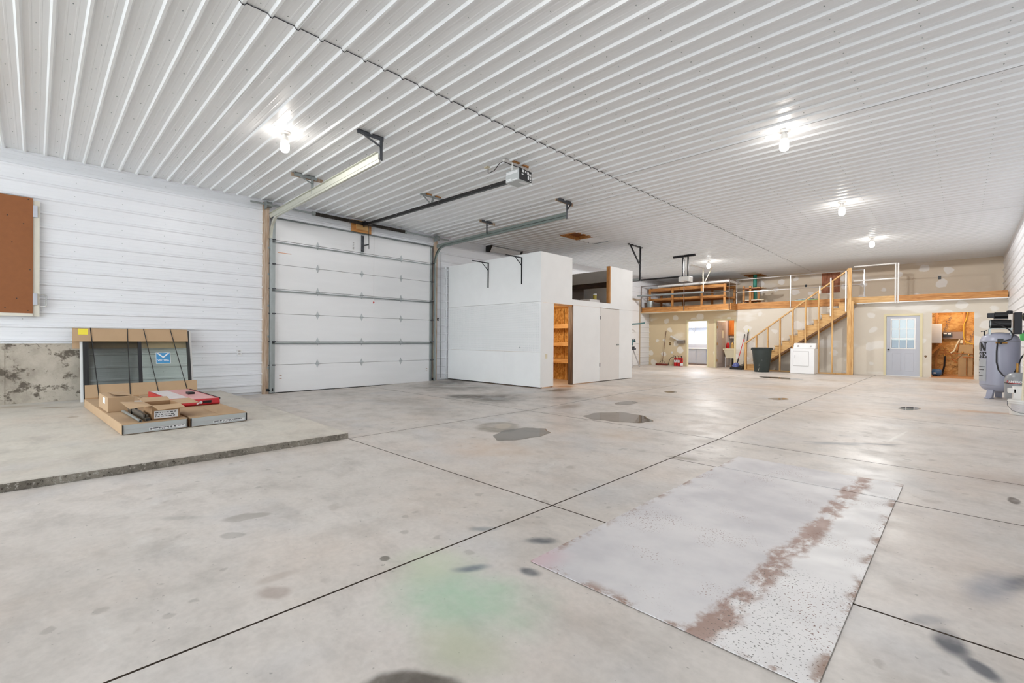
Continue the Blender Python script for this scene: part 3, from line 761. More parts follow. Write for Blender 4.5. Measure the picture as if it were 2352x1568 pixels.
part('hanger_strap', MB().box(-5.22, -5.18, 5.33, 5.335, 3.87, C-.045), M_PIPEW, t)
part('hanger_strap', MB().bar((-5.06, 5.57, 3.87), (-5.08, 5.62, C-.05), .04, .005, up=(0,1,0)), M_PIPEW, t)
part('ceiling_strut', MB().box(-5.25, -5.2, 5.16, 5.80, C-.055, C-.02), M_PIPEW, t)
part('wood_block', bx(-5.24, -5.16, 5.33, 5.47, C-.03, C-.005), M_PINEW['y'], t); part('wood_block', bx(-5.24, -5.16, 5.55, 5.72, C-.03, C-.005), M_PINEW['y'], t)
part('power_cord', MB().tube([(-5.69, 5.26, C-.03), (-5.69, 5.26, C-.10), (-5.66, 5.25, C-.115), (-5.5, 5.22, C-.12), (-5.36, 5.19, C-.06), (-5.25, 5.17, C-.05), (-5.2, 5.35, C-.08), (-5.2, 5.5, C-.07), (-5.12, 5.55, C-.12), (-5.12, 5.55, 3.88)], .006, 6), M_BLACK, t, True)
part('ceiling_receptacle', MB().box(-5.73, -5.65, 5.20, 5.32, C-.028, C-.012), M_PVCW, t)
part('door_arm', MB().bar((W+.30, 5.52, 3.88), (W+.17, 5.60, 3.33), .012, .035).bar((W+.17, 5.60, 3.44), (W+.05, 5.51, 3.41), .012, .03), M_BLACK, t)
part('header_clip', MB().box(W+.17, W+.34, 5.45, 5.53, 3.86, 3.93).box(W+.26, W+.36, 5.53, 5.68, 3.852, 3.88), M_BLACKST, t)
t = thing('rail_support_strap', 'perforated galvanised strap holding the opener rail midway to the ceiling', 'bracket', (-7.6, 5.5, C-.1))
part('ceiling_strut', MB().box(-7.63, -7.58, 5.24, 5.78, C-.06, C-.03), M_GALV, t)
part('strap', MB().bar((-7.6, 5.28, C-.05), (-7.6, 5.46, 3.87), .03, .004, up=(1,0,0)).bar((-7.6, 5.54, C-.05), (-7.6, 5.50, 3.87), .05, .004, up=(1,0,0)), M_GALV, t)
for ya in (5.36, 5.58): part('wood_block', bx(-7.64, -7.56, ya, ya+.12, C-.035, C-.008), M_PINEW['y'], t)

# ================================================================== WHITE STORAGE ROOM
BX, BY, BYE, BT = -6.98, 8.13, 12.27, 3.216
T = .09; ZB = .052
M_SHELL = M_WOODW
st = sroot('wall_storage_room')
part('south_board', bx(W+.02, BX-.012, BY, BY+T, 2.062, BT), M_SHELL, st)
part('south_board', bx(W+.02, BX-.012, BY+.004, BY+T, .884, 2.057), M_SHELL, st)
part('south_board', bx(W+.02, -8.172, BY, BY+T, ZB+.015, .879), M_SHELL, st); part('south_board', bx(-8.168, BX-.012, BY, BY+T, ZB+.015, .879), M_SHELL, st)
part('base_plate', bx(W+.02, BX-.02, BY+.01, BY+T, ZB, ZB+.02), M_BLACKST, st)
ph = MB()
for iz in range(44):
    z = .91+iz*.0258
    for ix in range(130):
        x = W+.06+ix*.0258
        if x < BX-.06: ph.quad((x-.0034, BY+.0032, z-.0034), (x+.0034, BY+.0032, z-.0034), (x+.0034, BY+.0032, z+.0034), (x-.0034, BY+.0032, z+.0034))
o = part('pegboard_holes', ph, simple('peg_hole_grey', '#8d9197', .8), st); o['kind'] = 'stuff'
def wall_x(x0, x1, y0, y1, z0, z1, holes):
    m = wall_y(x0, x1, y0, y1, z0, z1, holes); m.v = [Vector((v.y, v.x, v.z)) for v in m.v]; m.f = [tuple(reversed(f)) for f in m.f]; return m
for (a_, b_, c_, d_) in ((BY, 9.33, 2.044, BT), (BY, 8.605, ZB+.015, 2.040), (9.385, 10.573, ZB+.02, 2.040), (9.333, 11.09, 2.044, 2.184), (11.092, BYE, 2.044, BT), (11.552, BYE, ZB+.02, 2.040)):
    part('east_board', wall_x(BX-.012, BX, a_, b_, c_, d_, []), M_SHELL, st)
part('panel_door', wall_x(BX-.012, BX+.003, 10.58, 11.546, ZB+.02, 2.033, []), simple('door_offwhite', '#e6e1dc', .5, 0, .02), st)
part('door_pull', bx(BX+.003, BX+.02, 11.394, 11.52, 1.032, 1.064), M_GALV, st)
for zz in (.46, 1.73): part('door_hinge', bx(BX, BX+.008, 10.558, 10.592, zz, zz+.09), M_STEELD, st)
part('switch_plate', bx(BX, BX+.008, 8.30, 8.372, .73, .84), M_PVCW, st)
part('framing_stud', bx(BX-.1, BX-.012, 8.565, 8.604, ZB, 2.04), M_PINEW['z'], st)
part('framing_stud', bx(BX-.13, BX, 9.35, 9.384, ZB, 2.04), wood('dark_jamb', '#6b5442', '#4a3626', 'z'), st)
part('framing_stud', bx(BX-.1, BX-.012, 9.29, 9.33, 2.19, BT), M_PINEW['z'], st)
part('framing_stud', bx(BX-.1, BX, 11.035, 11.088, 2.19, BT), M_PINEW['z'], st)
part('framing_stud', bx(-8.16, -8.07, 9.62, 9.68, 2.17, 2.9), M_PINEW['z'], st)
part('header_strip', bx(BX-.13, BX-.012, 8.605, 9.35, 2.0, 2.04), M_PINEW['y'], st)
part('north_board', bx(W+.02, BX-.012, BYE-.05, BYE, ZB, BT), M_SHELL, st)
part('west_board', bx(W+.02, W+.04, BY+T, BYE-.05, ZB, 2.17), M_OSB, st)
part('loft_deck', bx(W+.04, BX-.012, BY+T, BYE-.05, 2.06, 2.17), M_OSB, st)
part('upper_partition', bx(W+.04, -8.4, 11.79, 11.83, 2.17, 2.75), simple('grey_inner_wall', '#8b8581', .8), st)
part('upper_beam', bx(W+.04, BX-.1, 11.51, 11.7, 2.72, 2.849), wood('dark_beam', '#4a3424', '#2c1e14', 'x'), st)
part('upper_fascia', bx(W+.04, BX-.1, 11.46, 11.52, 2.849, 3.179), simple('grey_board', '#b4b0aa', .7), st)
part('inner_wall', bx(-8.95, BX-.1, 10.41, 10.46, ZB, 2.06), M_OSB, st)
part('inner_wall', bx(-9.0, -8.95, BY+T, 10.46, ZB, 2.06), M_OSB, st)
for x in (-7.5, -7.78, -8.05): part('stud_strip', bx(x-.004, x+.004, 10.403, 10.409, .06, 2.05), simple('seam_dark', '#5a3c1c', .9), st)
part('stud_strip', bx(-7.9, -7.86, 10.27, 10.36, ZB, .55), M_PINE['z'], st)
for zz, lab in ((.574, 'lowest pine shelf inside the storage room doorway'), (1.042, 'middle pine shelf with a red mark inside the storage room doorway'), (1.528, 'top pine shelf inside the storage room doorway')):
    t = thing('storage_shelf', lab, 'shelf', (-8.0, 10.2, zz), 'storage room shelves')
    part('shelf_board', bx(-8.94, BX-.14, 10.05, 10.40, zz+.046, zz+.07), M_PINE['x'], t)
    part('shelf_rail', bx(-8.94, BX-.14, 10.05, 10.09, zz-.037, zz+.046), M_PINE['x'], t)
    if 1 < zz < 1.1: part('red_mark', bx(-7.60, -7.55, 10.0485, 10.0495, zz-.02, zz+.03), M_RED, t)
ld = bpy.data.lights.new('storage_lamp', 'POINT'); ld.energy = 26; ld.color = (1, .88, .7); ld.shadow_soft_size = .08
lo = bpy.data.objects.new('storage_lamp', ld); COL.objects.link(lo); lo.location = (-7.7, 8.9, 1.85)
t = thing('storage_jar', 'small yellow-labelled tin with white lid in the storage room upper opening', 'tin', (-7.29, 10.78, 2.28))
part('tin_body', MB().lathe([(.05, 0), (.05, .14)], (-7.29, 10.78, 2.282), 14), simple('tin_yellow', '#a8952e', .4), t, True)
part('lid', MB().lathe([(.053, 0), (.053, .028)], (-7.29, 10.78, 2.42), 14), M_PAPER, t, True)
solo('white_box', bx(-7.52, -7.2, 10.42, 10.88, 2.172, 2.28), M_PAPER, 'white carton under the yellow tin in the storage room upper opening', 'box')
# lumber brackets on the south face
for i, (x, lab) in enumerate(((-8.757, 'thin black lumber bracket on the storage room wall, nearer the garage door'), (-7.578, 'thin black lumber bracket on the storage room wall, nearer its corner'))):
    t = thing('lumber_bracket', lab, 'bracket', (x, BY, 2.50), 'wall brackets')
    part('wall_bar', bx(x-.012, x+.012, BY-.023, BY, 2.50, 3.142), M_BLACKST, t)
    part('arm', bx(x-.011, x+.011, BY-.55, BY, 3.12, 3.143), M_BLACKST, t)
    part('brace', MB().bar((x, BY-.23, 3.12), (x, BY-.01, 2.94), .016, .011), M_BLACKST, t)
part('peg_hook', MB().tube([(-7.62, BY, .98), (-7.62, BY-.03, .975), (-7.62, BY-.035, 1.0)], .006, 6), M_GALV, st)
# strip light above
t = thing('strip_light', 'unlit strip light with black end caps between wall and ceiling above the storage room', 'light fixture', (W+.25, 10.2, 3.86))
m = MB(); pr = [(.10, 3.985), (.16, 3.97), (.24, 3.90), (.25, 3.885), (.11, 3.97)]
m.prism([(W+.06, 4.0), (W+.20, 4.0), (W+.10, 3.86), (W+.06, 3.87)], 9.62, 10.92, 'y')
part('reflector', m, M_WHITE, t)
for (a, b) in ((9.55, 9.62), (10.92, 10.98)):
    part('end_cap', MB().prism([(W+.03, 4.02), (W+.26, 4.02), (W+.13, 3.82), (W+.03, 3.84)], a, b, 'y'), M_BLACK, t)
for k in range(3): part('tube', MB().cyl((W+.19-.035*k, 9.63, 3.975-.045*k), (W+.19-.035*k, 10.91, 3.975-.045*k), .014, 8), M_PAPER, t, True)

# ================================================================== CEILING BULBS
def bulb(x, y, label, k=1.0):
    t = thing('ceiling_bulb', label, 'lamp', (x, y, C-.28), 'bare ceiling bulbs')
    dz = -.012 if x < SEAM else 0; z = C+dz
    part('lampholder', MB().lathe([(.075, 0), (.075, -.02), (.035, -.035), (.03, -.06), (.045, -.065), (.045, -.12), (.04, -.125)], (x, y, z), 16), M_PIPEW, t, True)
    pr = [(.02, -.12), (.044, -.13), (.056, -.16), (.058, -.22), (.054, -.255), (.035, -.275), (.005, -.28)]
    part('glass_bulb', MB().lathe(pr, (x, y, z), 14), M_BULB, t, True)
    ld = bpy.data.lights.new('bulb_light', 'SPOT'); ld.energy = BULB_DOWN*k; ld.spot_size = math.radians(179); ld.spot_blend = 0.0; ld.shadow_soft_size = .055; ld.color = (1, .99, .975)
    lo = bpy.data.objects.new('bulb_light', ld); COL.objects.link(lo); lo.location = (x, y, z-.15)
bulb(-6.79, 2.42, 'lit bare bulb in white holder above the cardboard packages', .6)
bulb(-1.76, 7.12, 'nearest lit bare bulb in the row on the camera side of the ceiling seam', 1.0)
bulb(-1.79, 11.56, 'middle lit bare bulb of the row running toward the stairs', 1.6)
bulb(-1.79, 16.0, 'farthest lit bare bulb of the row running toward the stairs', 2.5)
bulb(-6.5, 16.72, 'lit bare bulb near the second opener in front of the lumber rack', 2.9)
bulb(-1.76, 2.67, 'added unseen bulb overhead in front of the camera, continuing the row above the steel sheet', .45)  # out of view, added at the row's spacing for more light
bulb(-6.79, -2.3, 'added unseen bulb above the apron slab behind the view', .8)  # out of view, added to brighten the storage room's near face

# ================================================================== PACKAGES ON THE APRON
FRX, FRY, FRR = -6.58, .66, math.radians(3.2)
def placed(t):
    t.location = (FRX, FRY, zs(FRX)+.002); t.rotation_euler = (0, math.atan(.01138), FRR)
def flat_pack(label, v0, v1, seed):
    t = thing('flat_package', label, 'package', (0,0,0), 'flat cardboard packages')
    h = .118
    part('carton', bx(-2.75, -.012, v0, v1, 0, h), M_CARD, t, bevel=.006)
    part('end_frame', bx(-.012, 0, v0+.012, v1-.012, .008, h-.01), M_GALVB, t)
    part('end_groove', bx(0, .002, v0+.015, v1-.015, .054, .058), M_PANELG, t)
    for vv in (v0+.003, v1-.013): part('end_plug', bx(-.012, .006, vv, vv+.01, .01, h-.012), M_BLACK, t)
    m = MB(); random.seed(seed); a = v0+.24
    el = part('end_label', bx(0, .0022, a, v1-.03, .022, .05), M_PAPER, t)
    u = a+.01
    while u < v1-.06:
        wd = random.choice((.012, .02, .03, .05)); m.box(.0022, .0027, u, min(u+wd, v1-.04), .036+random.choice((0, .002)), .046); u += wd+random.choice((.006, .012, .02))
    u = a+.01
    while u < v1-.12: m.box(.0022, .0027, u, u+.012, .026, .031); u += random.choice((.018, .026, .04))
    part('label_print', m, M_INK, el, kind='stuff')
    part('tape_seam', bx(-2.7, -.02, (v0+v1)/2-.002, (v0+v1)/2+.002, h, h+.0008), M_CARDD, t)
    placed(t); return t
flat_pack('long flat cardboard package on the apron under the tan carton', 0, .61, 4)
flat_pack('long flat cardboard package on the apron under the red steel panel', .635, 1.26, 9)
H0 = .1205
# closed tan carton
t = thing('cardboard_box', 'closed tan cardboard box standing on the flat package nearest the wall end', 'box')
part('carton', bx(-1.72, -1.06, .03, .29, H0, H0+.185), M_CARD, t, bevel=.004)
part('top_flap', MB().add([(-1.70, .12, H0+.19), (-1.14, .10, H0+.215), (-1.08, .285, H0+.188), (-1.70, .285, H0+.186), (-1.70, .12, H0+.186), (-1.14, .10, H0+.211), (-1.08, .285, H0+.184), (-1.70, .285, H0+.182)], [(0,1,2,3),(7,6,5,4),(0,4,5,1),(1,5,6,2),(2,6,7,3),(3,7,4,0)]), M_CARD, t)
part('side_label', bx(-1.40, -1.25, .0285, .0295, H0+.09, H0+.165), M_PAPER, t)
placed(t)
# open carton with flaps
t = thing('open_cardboard_box', 'open brown cardboard box with spread flaps and a white label', 'box')
bu0, bu1, bv0, bv1, bh = -.52, -.10, .285, .555, .165
m = MB(); k = .005
m.box(bu1-k, bu1, bv0, bv1, H0, H0+bh); m.box(bu0, bu0+k, bv0, bv1, H0, H0+bh); m.box(bu0, bu1, bv0, bv0+k, H0, H0+bh); m.box(bu0, bu1, bv1-k, bv1, H0, H0+bh); m.box(bu0, bu1, bv0, bv1, H0, H0+k)
part('carton', m, M_CARDD, t)
def flap(a, b, c, d): 
    n_ = (Vector(b)-Vector(a)).cross(Vector(c)-Vector(a)).normalized()*.004
    vs = [Vector(q) for q in (a, b, c, d)]; return MB().add(vs+[q-n_ for q in vs], [(0,1,2,3),(7,6,5,4),(0,4,5,1),(1,5,6,2),(2,6,7,3),(3,7,4,0)])
zt = H0+bh
part('flap', flap((bu1, bv0, zt), (bu1, bv1, zt), (bu1+.10, bv1+.03, zt-.035), (bu1+.10, bv0+.04, zt-.045)), M_CARD, t)
part('flap', flap((bu0, bv0, zt), (bu1, bv0, zt), (bu1-.02, bv0-.20, zt-.02), (bu0+.02, bv0-.22, zt+.02)), M_CARD, t)
part('flap', flap((bu0, bv1, zt), (bu1, bv1, zt), (bu1-.03, bv1+.20, zt-.005), (bu0-.02, bv1+.2, zt+.01)), M_CARD, t)
part('flap', flap((bu0, bv0, zt), (bu0, bv1, zt), (bu0-.18, bv1, zt+.03), (bu0-.2, bv0-.02, zt+.03)), M_CARD, t)
el = part('front_label', bx(bu1, bu1+.0015, bv0+.02, bv1-.02, H0+.012, H0+.10), M_PAPER, t)
m = MB(); random.seed(21)
for zz in (.03, .05, .075):
    u = bv0+.03
    while u < bv1-.05: wd = random.choice((.01, .02, .03)); m.box(bu1+.0015, bu1+.002, u, u+wd, H0+zz, H0+zz+.008); u += wd+.012
part('label_print', m, M_INK, el, kind='stuff')
m = MB(); text_mb(m, 'RAPTOR', .032, lambda a, b: (bu1+.001, (bv0+bv1)/2+a, H0+.112+b), .001, 'CENTER'); part('carton_print', m, simple('brown_print', '#4a3020', .7), t)
part('packing_sheet', bx(-.25, -.14, .40, .52, H0+.07, H0+.14), M_PAPER, t)
placed(t)
# aluminium tubes and profiles
t = thing('steel_tube', 'round grey steel tube lying in front of the profile bundle', 'tube')
part('tube', MB().cyl((-.02, .165, H0+.016), (-.98, .165, H0+.016), .015, 14), M_GALV, t, True); part('bore', MB().cyl((-.0195, .165, H0+.016), (-.017, .165, H0+.016), .011, 12), M_BLACK, t)
placed(t)
t = thing('profile_bundle', 'bundle of dark aluminium profiles tied beside the open box', 'profiles')
m_ = simple('bronze_aluminium', '#7b756c', .35, .6, .08, 10)
part('profile', MB().box(-1.0, -.06, .215, .262, H0, H0+.035), m_, t); part('profile', MB().box(-1.0, -.14, .21, .225, H0+.035, H0+.075), m_, t)
part('profile', MB().box(-1.0, -.16, .24, .262, H0+.035, H0+.06), m_, t); part('bore', MB().box(-.06, -.058, .22, .257, H0+.005, H0+.03), M_BLACK, t)
part('tie_wrap', MB().box(-.75, -.742, .205, .266, H0, H0+.079), M_BLACK, t)
placed(t)
for i, (dv, lab) in enumerate(((0, 'upper white trim strip lying behind the tan carton'), (.07, 'lower white trim strip lying behind the tan carton'))):
    m = MB().bar((-1.95-dv, .10, H0+.012), (-1.75-dv, .68, H0+.012), .035, .02)
    o = solo('trim_strip', m, M_PIPEW, lab, 'trim strip', 'white trim strips')
    o.location = (0,0,0)
    off = Vector(((min(v.x for v in m.v)+max(v.x for v in m.v))/2, (min(v.y for v in m.v)+max(v.y for v in m.v))/2, min(v.z for v in m.v)))
    Rm = Matrix.Rotation(FRR, 3, 'Z') @ Matrix.Rotation(math.atan(.01138), 3, 'Y')
    o.location = Vector((FRX, FRY, zs(FRX)+.002)) + Rm @ off; o.rotation_euler = (0, math.atan(.01138), FRR)
# red panel
t = thing('red_steel_panel', 'flat red steel panel with pink film and black latch on the flat package', 'panel')
poly = [(-2.45, H0), (-.98, H0), (-.96, H0+.02), (-.98, H0+.085), (-2.45, H0+.085)]
part('panel_body', MB().prism(poly, .70, 1.24, 'y'), M_REDP, t, bevel=.008)
part('protective_film', bx(-2.40, -1.0, .93, 1.20, H0+.086, H0+.089), M_PINK, t)
part('protective_film', bx(-2.40, -1.25, .72, .93, H0+.086, H0+.088), simple('white_film', '#e6dcdc', .35), t)
part('edge_trim', bx(-2.42, -.99, 1.235, 1.25, H0+.06, H0+.09), M_BLACKST, t)
part('latch_plate', bx(-.968, -.955, 1.03, 1.13, H0+.03, H0+.065), M_BLACK, t)
part('latch_arm', MB().cyl((-.955, 1.0, H0+.045), (-.94, 1.0, H0+.045), .018, 12).bar((-.946, 1.0, H0+.045), (-.946, .95, H0+.025), .012, .012), M_PAPER, t)
part('clip', bx(-1.75, -1.62, 1.02, 1.10, H0+.089, H0+.12), M_BLACK, t)
placed(t)

# window leaning on the wall
t = thing('packaged_window', 'new sliding window strapped in cardboard leaning on the left wall', 'window')
WW, WH, TH = 1.52, 1.20, .075
part('nailing_fin', bx(-.05, -.03, 0, .035, 0, WH), M_WHITE, t); part('nailing_fin', bx(-.05, -.03, WW-.035, WW, 0, WH), M_WHITE, t)
fm = MB(); fm.box(-TH, 0, .035, .075, .0, WH); fm.box(-TH, 0, WW-.075, WW-.035, 0, WH); fm.box(-TH, 0, .075, WW-.075, 0, .05); fm.box(-TH, 0, .075, WW-.075, WH-.05, WH)
part('frame', fm, M_BLACK, t)
part('sash_stile', bx(-.03, .004, .075, .105, .05, WH-.05), M_BLACK, t)
part('meeting_stile', bx(-.03, .008, .735, .785, .05, WH-.05), M_BLACKST, t)
part('pane', bx(-.024, -.018, .105, .735, .05, WH-.05), M_GLASSD, t, label='darker pane behind an insect screen')
part('pane', bx(-.024, -.018, .785, WW-.075, .05, WH-.05), M_GLASS, t, label='clear greenish pane')
cm = MB(); cm.box(.009, .014, -.085, WW-.06, WH-.205, WH+.02); cm.box(-TH-.012, .014, -.085, WW-.06, WH+.015, WH+.022); cm.box(-TH-.012, -TH-.007, -.085, WW-.06, WH-.30, WH+.02)
part('top_wrap', cm, M_CARD, t, label='cardboard sleeve over the top edge')
cm = MB(); cm.add([(.016, .05, 0), (.016, WW+.04, 0), (.016, WW+.04, .27), (.016, .05, .27), (.010, .05, 0), (.010, WW+.04, 0), (.010, WW+.04, .27), (.010, .05, .27)], [(0,1,2,3),(7,6,5,4),(0,4,5,1),(1,5,6,2),(2,6,7,3),(3,7,4,0)])
cm.box(-TH-.01, .02, .05, WW+.04, -.004, .0)
part('bottom_wrap', cm, M_CARD, t, label='cardboard sleeve along the bottom edge'); part('wrap_fold', bx(.016, .0175, .05, WW+.04, .0, .06), M_CARDD, t)
for (ya, yb) in ((.13, .22), (.60, .61), (.82, 1.0), (1.20, 1.42)):
    part('strap', MB().bar((.020, ya, WH+.02), (.024, yb, .02), .012, .003, up=(1,0,0)).bar((.02, ya, WH+.024), (-TH-.015, ya, WH+.024), .012, .003), M_BLACK, t)
part('sticky_note', bx(.0145, .0155, -.02, .10, WH-.09, WH+.01), M_YEL, t)
part('sticker_border', bx(-.0175, -.0168, .98, 1.19, .60, .80), M_PAPER, t)
sk = part('sticker', bx(-.0166, -.016, .986, 1.184, .606, .794), M_BLUE, t)
m = MB(); m.add([(-.0155, .99, .79), (-.0155, 1.02, .79), (-.0155, 1.085, .727), (-.0155, 1.085, .70)], [(0,1,2,3)]); m.add([(-.0155, 1.18, .79), (-.0155, 1.15, .79), (-.0155, 1.085, .727), (-.0155, 1.085, .70)], [(3,2,1,0)])
part('logo_mark', m, M_PAPER, sk)
m = MB(); text_mb(m, 'VECTRA', .045, lambda a, b: (-.0155, 1.085+a, .645+b), .0008, 'CENTER'); part('sticker_text', m, M_PAPER, sk)
t.location = (-9.98, .50, .131); t.rotation_euler = (0, -math.radians(15.5), 0)

# hardboard shutter, outlets
t = thing('wall_shutter', 'brown hardboard shutter panel hinged on a cream frame high on the left wall', 'panel', (W+.05, -.6, 1.48))
part('frame', MB().box(W+.02, W+.075, -.035, .045, 1.48, 3.28).box(W+.02, W+.095, -1.5, -.03, 1.48, 1.525), simple('cream_frame', '#d9d5c8', .5), t)
part('hardboard', bx(W+.076, W+.092, -1.5, -.03, 1.525, 3.31), M_HARDB, t)
part('hinge_leaf', MB().box(W+.075, W+.10, -.03, .02, 3.02, 3.20), M_DGREY, t); part('hinge_leaf', MB().box(W+.075, W+.10, -.03, .02, 1.66, 1.84), M_DGREY, t)
part('handle', MB().tube([(W+.05, .05, 1.83), (W+.06, .10, 1.83), (W+.06, .12, 1.81), (W+.06, .12, 1.66), (W+.06, .10, 1.64), (W+.05, .05, 1.64)], .01, 8), M_CHROME, t, True)
m = MB()
for (yy, zz) in ((-.08, 3.28), (-.13, 2.9), (-.3, 3.0), (-.06, 2.2), (-.08, 1.57), (-.32, 1.6), (-.2, 1.75), (-.25, 2.6)): m.cyl((W+.092, yy, zz), (W+.095, yy, zz), .008, 6)
part('screw_heads', m, M_BLACK, t, kind='stuff')
t = thing('wall_outlet', 'white duplex wall outlet left of the garage door', 'outlet', (W+.02, 2.86, .78), 'wall outlets')
part('cover_plate', bx(W+.001, W+.02, 2.82, 2.90, .80, .935), M_PAPER, t, bevel=.004)
for zz in (.835, .885): part('socket', bx(W+.02, W+.023, 2.84, 2.88, zz, zz+.028), M_PANELG, t)
t = thing('wall_switch', 'small black switch on the wall strip right of the garage door', 'switch', (W+.02, 7.8, 1.67))
part('switch_plate', bx(W+.001, W+.022, 7.76, 7.80, 1.68, 1.75), M_BLACK, t); part('toggle', bx(W+.022, W+.034, 7.77, 7.79, 1.70, 1.72), M_PAPER, t)
solo('conduit', MB().box(W+.02, W+.04, 7.86, 7.865, .1, 3.6), M_GALV, 'thin vertical conduit strip on the wall strip beside the storage room', 'conduit')

# ================================================================== GARAGE DOOR 2 and its opener
gd2 = sroot('door_2', (W, 16.3, 0))
zz = .06
for i in range(6):
    z1 = zz+.485; part('door_section', bx(W-.03, W+.012, EY0+.02, EY1-.02, zz+.003, z1-.003), M_DOOR, gd2); zz = z1
struct('trim_5', MB().box(W, W+.045, EY1-.02, EY1+.06, .06, EZ+.05).box(W, W+.045, EY0, EY1, EZ-.03, EZ+.05), simple('dirty_trim', '#b8a894', .7))
def track2(label, y, xend, z):
    t = thing('overhead_track', label, 'door track', (W+.1, y, z), 'second door tracks')
    part('rail', MB().box(W+.3, xend, y-.003, y+.003, z-.03, z+.03).box(W+.3, xend, y-.02, y+.02, z+.026, z+.03).box(W+.3, xend, y-.02, y+.02, z-.03, z-.026), M_GALV, t)
    return t
track2('white overhead track crossing in front of the lumber rack', 18.25, -7.29, 3.10)
track2('white overhead track behind the storage room', 12.9, -7.08, 3.04)
t = thing('overhead_hanger', 'pale angled hanger holding the track end in front of the lumber rack', 'bracket', (-7.29, 18.2, 3.1))
part('drop_leg', MB().bar((-7.29, 18.25, 3.09), (-7.29, 18.22, C-.02), .035, .02), M_PVCW, t)
part('brace', MB().bar((-7.28, 18.25, 3.38), (-6.95, 18.25, C-.02), .03, .02), M_PVCW, t)
part('ceiling_angle', MB().box(-7.31, -7.27, 17.0, 18.3, C-.05, C-.02), M_PIPEW, t)
t = thing('overhead_hanger', 'black triangular hanger from the ceiling beside the storage room', 'bracket', (-7.08, 12.6, 3.0))
part('ceiling_angle', bx(-7.1, -7.05, 12.18, 13.0, C-.05, C-.02), M_BLACKST, t)
part('drop_leg', bx(-7.1, -7.06, 12.88, 12.925, 3.0, C-.03), M_BLACKST, t)
part('brace', MB().bar((-7.08, 12.3, C-.04), (-7.08, 12.9, 3.45), .03, .04), M_BLACKST, t)
t = thing('garage_door_opener', 'white opener hung on two black posts before the lumber rack', 'opener', (-6.62, 15.1, 3.13), 'second opener')
del t['group']
part('motor_housing', MB().prism([(-6.80, 3.14), (-6.72, 3.165), (-6.62, 3.17), (-6.50, 3.14), (-6.44, 3.12), (-6.44, 3.30), (-6.80, 3.30)], 14.95, 15.25, 'y'), M_PIPEW, t, bevel=.01)
part('post', bx(-6.73, -6.70, 15.08, 15.11, 3.30, C-.06), M_BLACKST, t); part('post', bx(-6.58, -6.54, 15.13, 15.16, 3.30, C-.06), M_BLACKST, t)
part('cross_arm', bx(-7.05, -6.68, 15.06, 15.12, C-.09, C-.03), M_BLACKST, t); part('cross_arm', bx(-6.68, -6.32, 15.1, 15.17, C-.08, C-.02), M_BLACKST, t)
part('rail', MB().bar((-6.8, 15.1, 3.32), (W+.2, 15.1, 3.33), .05, .05), M_BLACK, t)
part('chain', MB().tube([(-6.68, 15.05, C-.1), (-6.6, 15.0, 3.8), (-6.62, 15.0, 3.5), (-6.55, 15.05, 3.3)], .008, 5), M_GALV, t)

# ================================================================== LOFT
ZL = 2.63
deck = sroot('floor_loft')
part('deck', bx(W, -6.58, 19.14, YU, 2.46, ZL), M_OSB, deck); part('deck', bx(-6.58, XR, YF+.02, YU, 2.52, 2.68), M_OSB, deck)
part('soffit', bx(W, -6.6, 19.1, YF, 2.40, 2.42), M_DRYL, deck); part('soffit', bx(-2.75, XR, 19.62, YF, 2.475, 2.50), M_WOODW, deck)
struct('trim_6', bx(W, -6.58, 19.1, 19.14, 2.42, ZL+.02), M_PINEW['x'])
struct('trim_7', bx(-6.58, -2.75, 19.86, 19.899, 2.45, 2.70), M_PINEW['x'])
struct('trim_8', bx(-6.58, -6.545, 19.14, 19.86, 2.42, 2.68), M_PINEW['y'])
struct('trim_9', bx(-2.75, -1.56, 19.62, 19.66, 2.50, 2.70), M_PINE['x']); struct('trim_10', bx(-1.55, XR-.02, 19.62, 19.66, 2.50, 2.70), M_PINEW['x'])
def rail(label, pts, zlist, posts, mat, r=.017):
    t = thing('loft_railing', label, 'railing', (pts[0][0], pts[0][1], ZL), 'loft railings')
    for z in zlist: part('rail_pipe', MB().tube([(x, y, z) for x, y in pts], r, 7), mat, t, True)
    for (x, y) in posts: part('post', MB().cyl((x, y, 2.45), (x, y, max(zlist)+.01), r, 8), mat, t, True)
    return t
M_RAILD = simple('grey_brown_pipe', '#7d726c', .4, .5)
rail('dark pipe railing in front of the lumber rack on the loft', [(-10.4, 19.08), (-6.6, 19.08), (-6.56, 19.5), (-6.56, 19.8)], (3.60, 3.14), [(-10.4, 19.08), (-8.43, 19.08), (-6.6, 19.08)], M_RAILD)
rail('bright pipe railing of the loft between lumber rack and stairs', [(-6.57, 19.84), (-2.42, 19.84)], (3.65, 3.15), [(-6.57, 19.84), (-4.65, 19.84), (-2.42, 19.84)], M_CHROME)
rail('white pipe railing of the loft right of the stair post', [(-2.68, 19.60), (-1.56, 19.60), (-1.52, 19.66)], (3.75, 3.26), [(-1.57, 19.60), (-1.50, 19.62)], M_PIPEW, .024)
